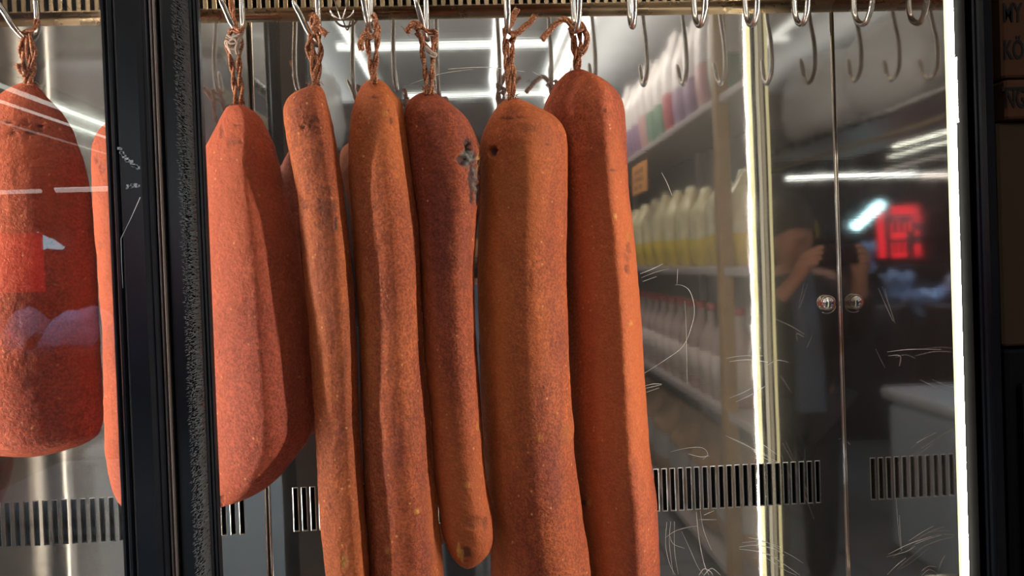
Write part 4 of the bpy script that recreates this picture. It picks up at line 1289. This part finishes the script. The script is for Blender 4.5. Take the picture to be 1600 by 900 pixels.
b3 = thing('cardboard_box', (bx0+.2, YX+.15, zC-.3), 'dark cardboard box under the flat one, in the shade', 'box', 'boxes beside the cabinet')
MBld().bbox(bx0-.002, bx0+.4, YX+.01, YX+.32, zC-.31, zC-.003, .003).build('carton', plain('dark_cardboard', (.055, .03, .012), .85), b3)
stand = thing('black_cupboard', (bx0+.2, YX+.15, 0), 'black cupboard right of the cabinet carrying the boxes', 'cupboard')
MBld().bbox(bx0-.002, bx0+.42, YX+.005, YX+.34, 0, zC-.315, .004).build('cupboard_body', M['black_matte'], stand)
MBld().bbox(bx0+.01, bx0+.40, YX-.010, YX+.003, .1, zC-.36, .003).build('door', M['black_matte'], stand)

# ------------------------------------------------------------------ the photographer, mirrored in the corner
def skin_obj(name, verts, edges, radii, mat, parent, sub=2, root=0):
    me = bpy.data.meshes.new(name)
    w = Vector(parent['_w'])
    me.from_pydata([tuple(Vector(v)-w) for v in verts], edges, [])
    o = bpy.data.objects.new(name, me); COL.objects.link(o); o.parent = parent
    md = o.modifiers.new('skin', 'SKIN'); md.use_smooth_shade = True
    for i, r in enumerate(radii):
        sv = me.skin_vertices[0].data[i]
        sv.radius = (r, r) if not isinstance(r, tuple) else r
        sv.use_root = (i == root)
    s = o.modifiers.new('sub', 'SUBSURF'); s.levels = sub; s.render_levels = sub
    me.materials.append(mat)
    return o
skin = plain('skin', (.46, .24, .17), .5, 0, 20, .1)
jacket = plain('dark_jacket', (.018, .016, .020), .75, 0, 30, .3)
trous = plain('dark_trousers', (.03, .032, .045), .8)
scarf = plain('blue_grey_shirt', (.10, .13, .19), .8)
hairm = plain('dark_hair', (.03, .02, .016), .6, 0, 80, .4)
PY = -.42
per = thing('person', (0, PY, 0), 'person in a dark jacket holding up a phone with both hands, mirrored in the corner', 'person')
V, E, R = [], [], []
def vtx(p, r, par=None):
    V.append(p); R.append(r)
    if par is not None: E.append((par, len(V)-1))
    return len(V)-1
pel = vtx((0, PY, .95), .13)
ch1 = vtx((0, PY, 1.15), .12, pel)
ch2 = vtx((0, PY+.01, 1.32), .13, ch1)
nk = vtx((0, PY+.02, 1.43), .055, ch2)
hd0 = vtx((0, PY+.03, 1.50), .070, nk)
hd1 = vtx((0, PY+.045, 1.575), .088, hd0)
hd2 = vtx((0, PY+.035, 1.66), .070, hd1)
nose = vtx((0, PY+.145, 1.565), .012, hd1)
for s in (1, -1):
    ear = vtx((s*.088, PY+.035, 1.57), .014, hd1)
    sh_ = vtx((s*.18, PY, 1.37), .062, ch2)
    el = vtx((s*.25, PY+.10, 1.15), .042, sh_)
    wr = vtx((s*.125, -.085, 1.395), .028, el)
    pm = vtx((s*.105, -.045, 1.455), .034, wr)
    pm2 = vtx((s*.098, -.036, 1.482), .030, pm)
    tips = [((s*.100, -.006, 1.500), (s*.078, .010, 1.512), (s*.058, .011, 1.518)),
            ((s*.104, -.004, 1.486), (s*.084, .012, 1.494), (s*.062, .012, 1.497)),
            ((s*.106, -.006, 1.470), (s*.088, .010, 1.474), (s*.068, .011, 1.476)),
            ((s*.108, -.010, 1.456), (s*.094, .007, 1.457), (s*.078, .008, 1.459))]
    for (a1, a2, a3) in tips:
        q1 = vtx(a1, .0105, pm2 if a1[2] > 1.48 else pm); q2 = vtx(a2, .0095, q1); vtx(a3, .0078, q2)
    t1 = vtx((s*.085, -.055, 1.470), .0125, pm); t2 = vtx((s*.066, -.040, 1.482), .011, t1); vtx((s*.050, -.028, 1.492), .009, t2)
    hip = vtx((s*.09, PY, .88), .095, pel)
    kn = vtx((s*.10, PY+.02, .50), .058, hip)
    an = vtx((s*.10, PY, .09), .040, kn)
    vtx((s*.105, PY+.15, .04), .035, an)
skin_obj('body', V, E, R, skin, per, 2)
# jacket, trousers, shirt
V2, E2, R2 = [], [], []
def v2(p, r, par=None):
    V2.append(p); R2.append(r)
    if par is not None: E2.append((par, len(V2)-1))
    return len(V2)-1
a0 = v2((0, PY, .84), (.20, .16)); a1 = v2((0, PY, 1.05), (.175, .15), a0); a2 = v2((0, PY, 1.25), (.19, .155), a1); a3 = v2((0, PY, 1.385), (.13, .11), a2); v2((0, PY+.01, 1.43), (.075, .07), a3)
for s in (1, -1):
    b1_ = v2((s*.185, PY, 1.35), .085, a2); b2_ = v2((s*.258, PY+.10, 1.145), .062, b1_); b3_ = v2((s*.155, -.13, 1.345), .046, b2_)
skin_obj('jacket', V2, E2, R2, jacket, per, 2)
V2, E2, R2 = [], [], []
p0_ = v2((0, PY, .93), (.165, .14))
for s in (1, -1):
    h_ = v2((s*.095, PY, .84), .112, p0_); k_ = v2((s*.102, PY+.02, .50), .078, h_); v2((s*.102, PY, .10), .062, k_)
skin_obj('trousers', V2, E2, R2, trous, per, 2)
b = MBld()
vs = []
for i in range(14):
    z = .86+.56*i/13
    for k in range(9):
        u = k/8-.5
        vs.append((u*(.12-.03*i/13), PY+.172+.012*math.cos(u*3)+.006*math.sin(u*30)-.055*max(0, (i-8)/5), z))
n0 = len(vs); vs += [(q[0], q[1]-.02, q[2]) for q in vs]
fs = []
for i in range(13):
    for k in range(8):
        fs.append((i*9+k, i*9+9+k, i*9+10+k, i*9+k+1)); fs.append((n0+i*9+k+1, n0+i*9+10+k, n0+i*9+9+k, n0+i*9+k))
b.add(vs, fs, 0, True); b.build('shirt', scarf, per)
b = MBld()
vs, fs = [], []
for i in range(10):
    ph = math.pi/2*(1-i/9)
    for k in range(24):
        a = 2*math.pi*k/24
        front = max(0, math.sin(a))
        rr = .098*math.cos(ph)
        z = 1.60+.155*math.sin(ph)-(.055*(1-front) if i == 9 else 0)
        vs.append((rr*math.cos(a), PY+.028+rr*1.12*math.sin(a), z))
for i in range(9):
    for k in range(24):
        j = (k+1) % 24
        fs.append((i*24+k, i*24+24+k, i*24+24+j, i*24+j))
b.add(vs, fs, 0, True); b.build('hair', hairm, per)
for s in (1, -1):
    b = MBld()
    P = smooth_path([(s*.103, PY-.08, .055), (s*.103, PY, .07), (s*.105, PY+.10, .05), (s*.107, PY+.19, .038)], 5)
    b.tube(P, .045, 12, 0, True, [.036, .042, .046, .048, .048, .048, .047, .046, .046, .046, .046, .045, .043, .040, .034, .022])
    b.build('shoe', M['black_matte'], per)
ph = thing('smartphone', (0, -.016, 1.487), 'dark smartphone held sideways in both hands, mirrored at the corner seam', 'phone')
MBld().bbox(-.086, .086, -.020, -.011, 1.449, 1.526, .003).build('phone_body', M['black'], ph)
MBld().bbox(-.022, .016, -.011, -.0085, 1.486, 1.52, .002).build('camera_module', M['black_matte'], ph)
for (lx, lz) in ((0.006, 1.512), (-.012, 1.512), (-.003, 1.494)):
    MBld().lathe([(.0065, -.0085), (.0065, -.0072), (.004, -.0070)], (lx, 0, lz), 'y', 20).build('lens', M['chrome'], ph)

# ------------------------------------------------------------------ light
area('freezer_fill', (-1.1, .25, 2.15), (math.radians(-28), 0, 0), .5, .2, 12, (.72, .88, 1.))  # added fill light aimed at the freezer front
area('street_daylight', (-4.6, -2.6, 2.2), (0, math.radians(-62), 0), 1.6, 2.4, 3, (.72, .86, 1.))
area('shelf_wash', (.68, -2.1, 2.86), (0, math.radians(-40), 0), .12, 2.6, 20, (1., .94, .86))  # added fill light to keep the shelf goods bright
area('ceiling_fill_right', (.95, -2.2, 2.80), (math.pi, 0, 0), .3, 5.0, 8, (.95, 1., 1.))  # added uplight that brightens the ceiling
area('bundle_wash', (.15, -.9, 2.45), (0, math.radians(80), 0), .3, 1.6, 5, (.95, 1., 1.))  # added fill light for the wrapped bundles
area('ceiling_fill_left', (-1.2, -2.2, 2.86), (math.pi, 0, 0), .3, 5.0, 8, (.92, 1., 1.))  # second added uplight for the ceiling
w = bpy.data.worlds.new('shop_air'); SC.world = w; w.use_nodes = True
w.node_tree.nodes['Background'].inputs['Color'].default_value = (.6, .65, .7, 1)
w.node_tree.nodes['Background'].inputs['Strength'].default_value = .015

vsn = SC.view_settings
vsn.view_transform = 'Standard'; vsn.look = 'None'; vsn.gamma = 1; vsn.use_curve_mapping = False
vsn.exposure = 0.0
cy = SC.cycles
cy.use_denoising = True
cy.max_bounces = 14; cy.glossy_bounces = 8; cy.diffuse_bounces = 3; cy.transparent_max_bounces = 8
cy.caustics_reflective = True
cy.blur_glossy = .5
cy.sample_clamp_indirect = 6
for o in bpy.data.objects:
    if '_w' in o: del o['_w']
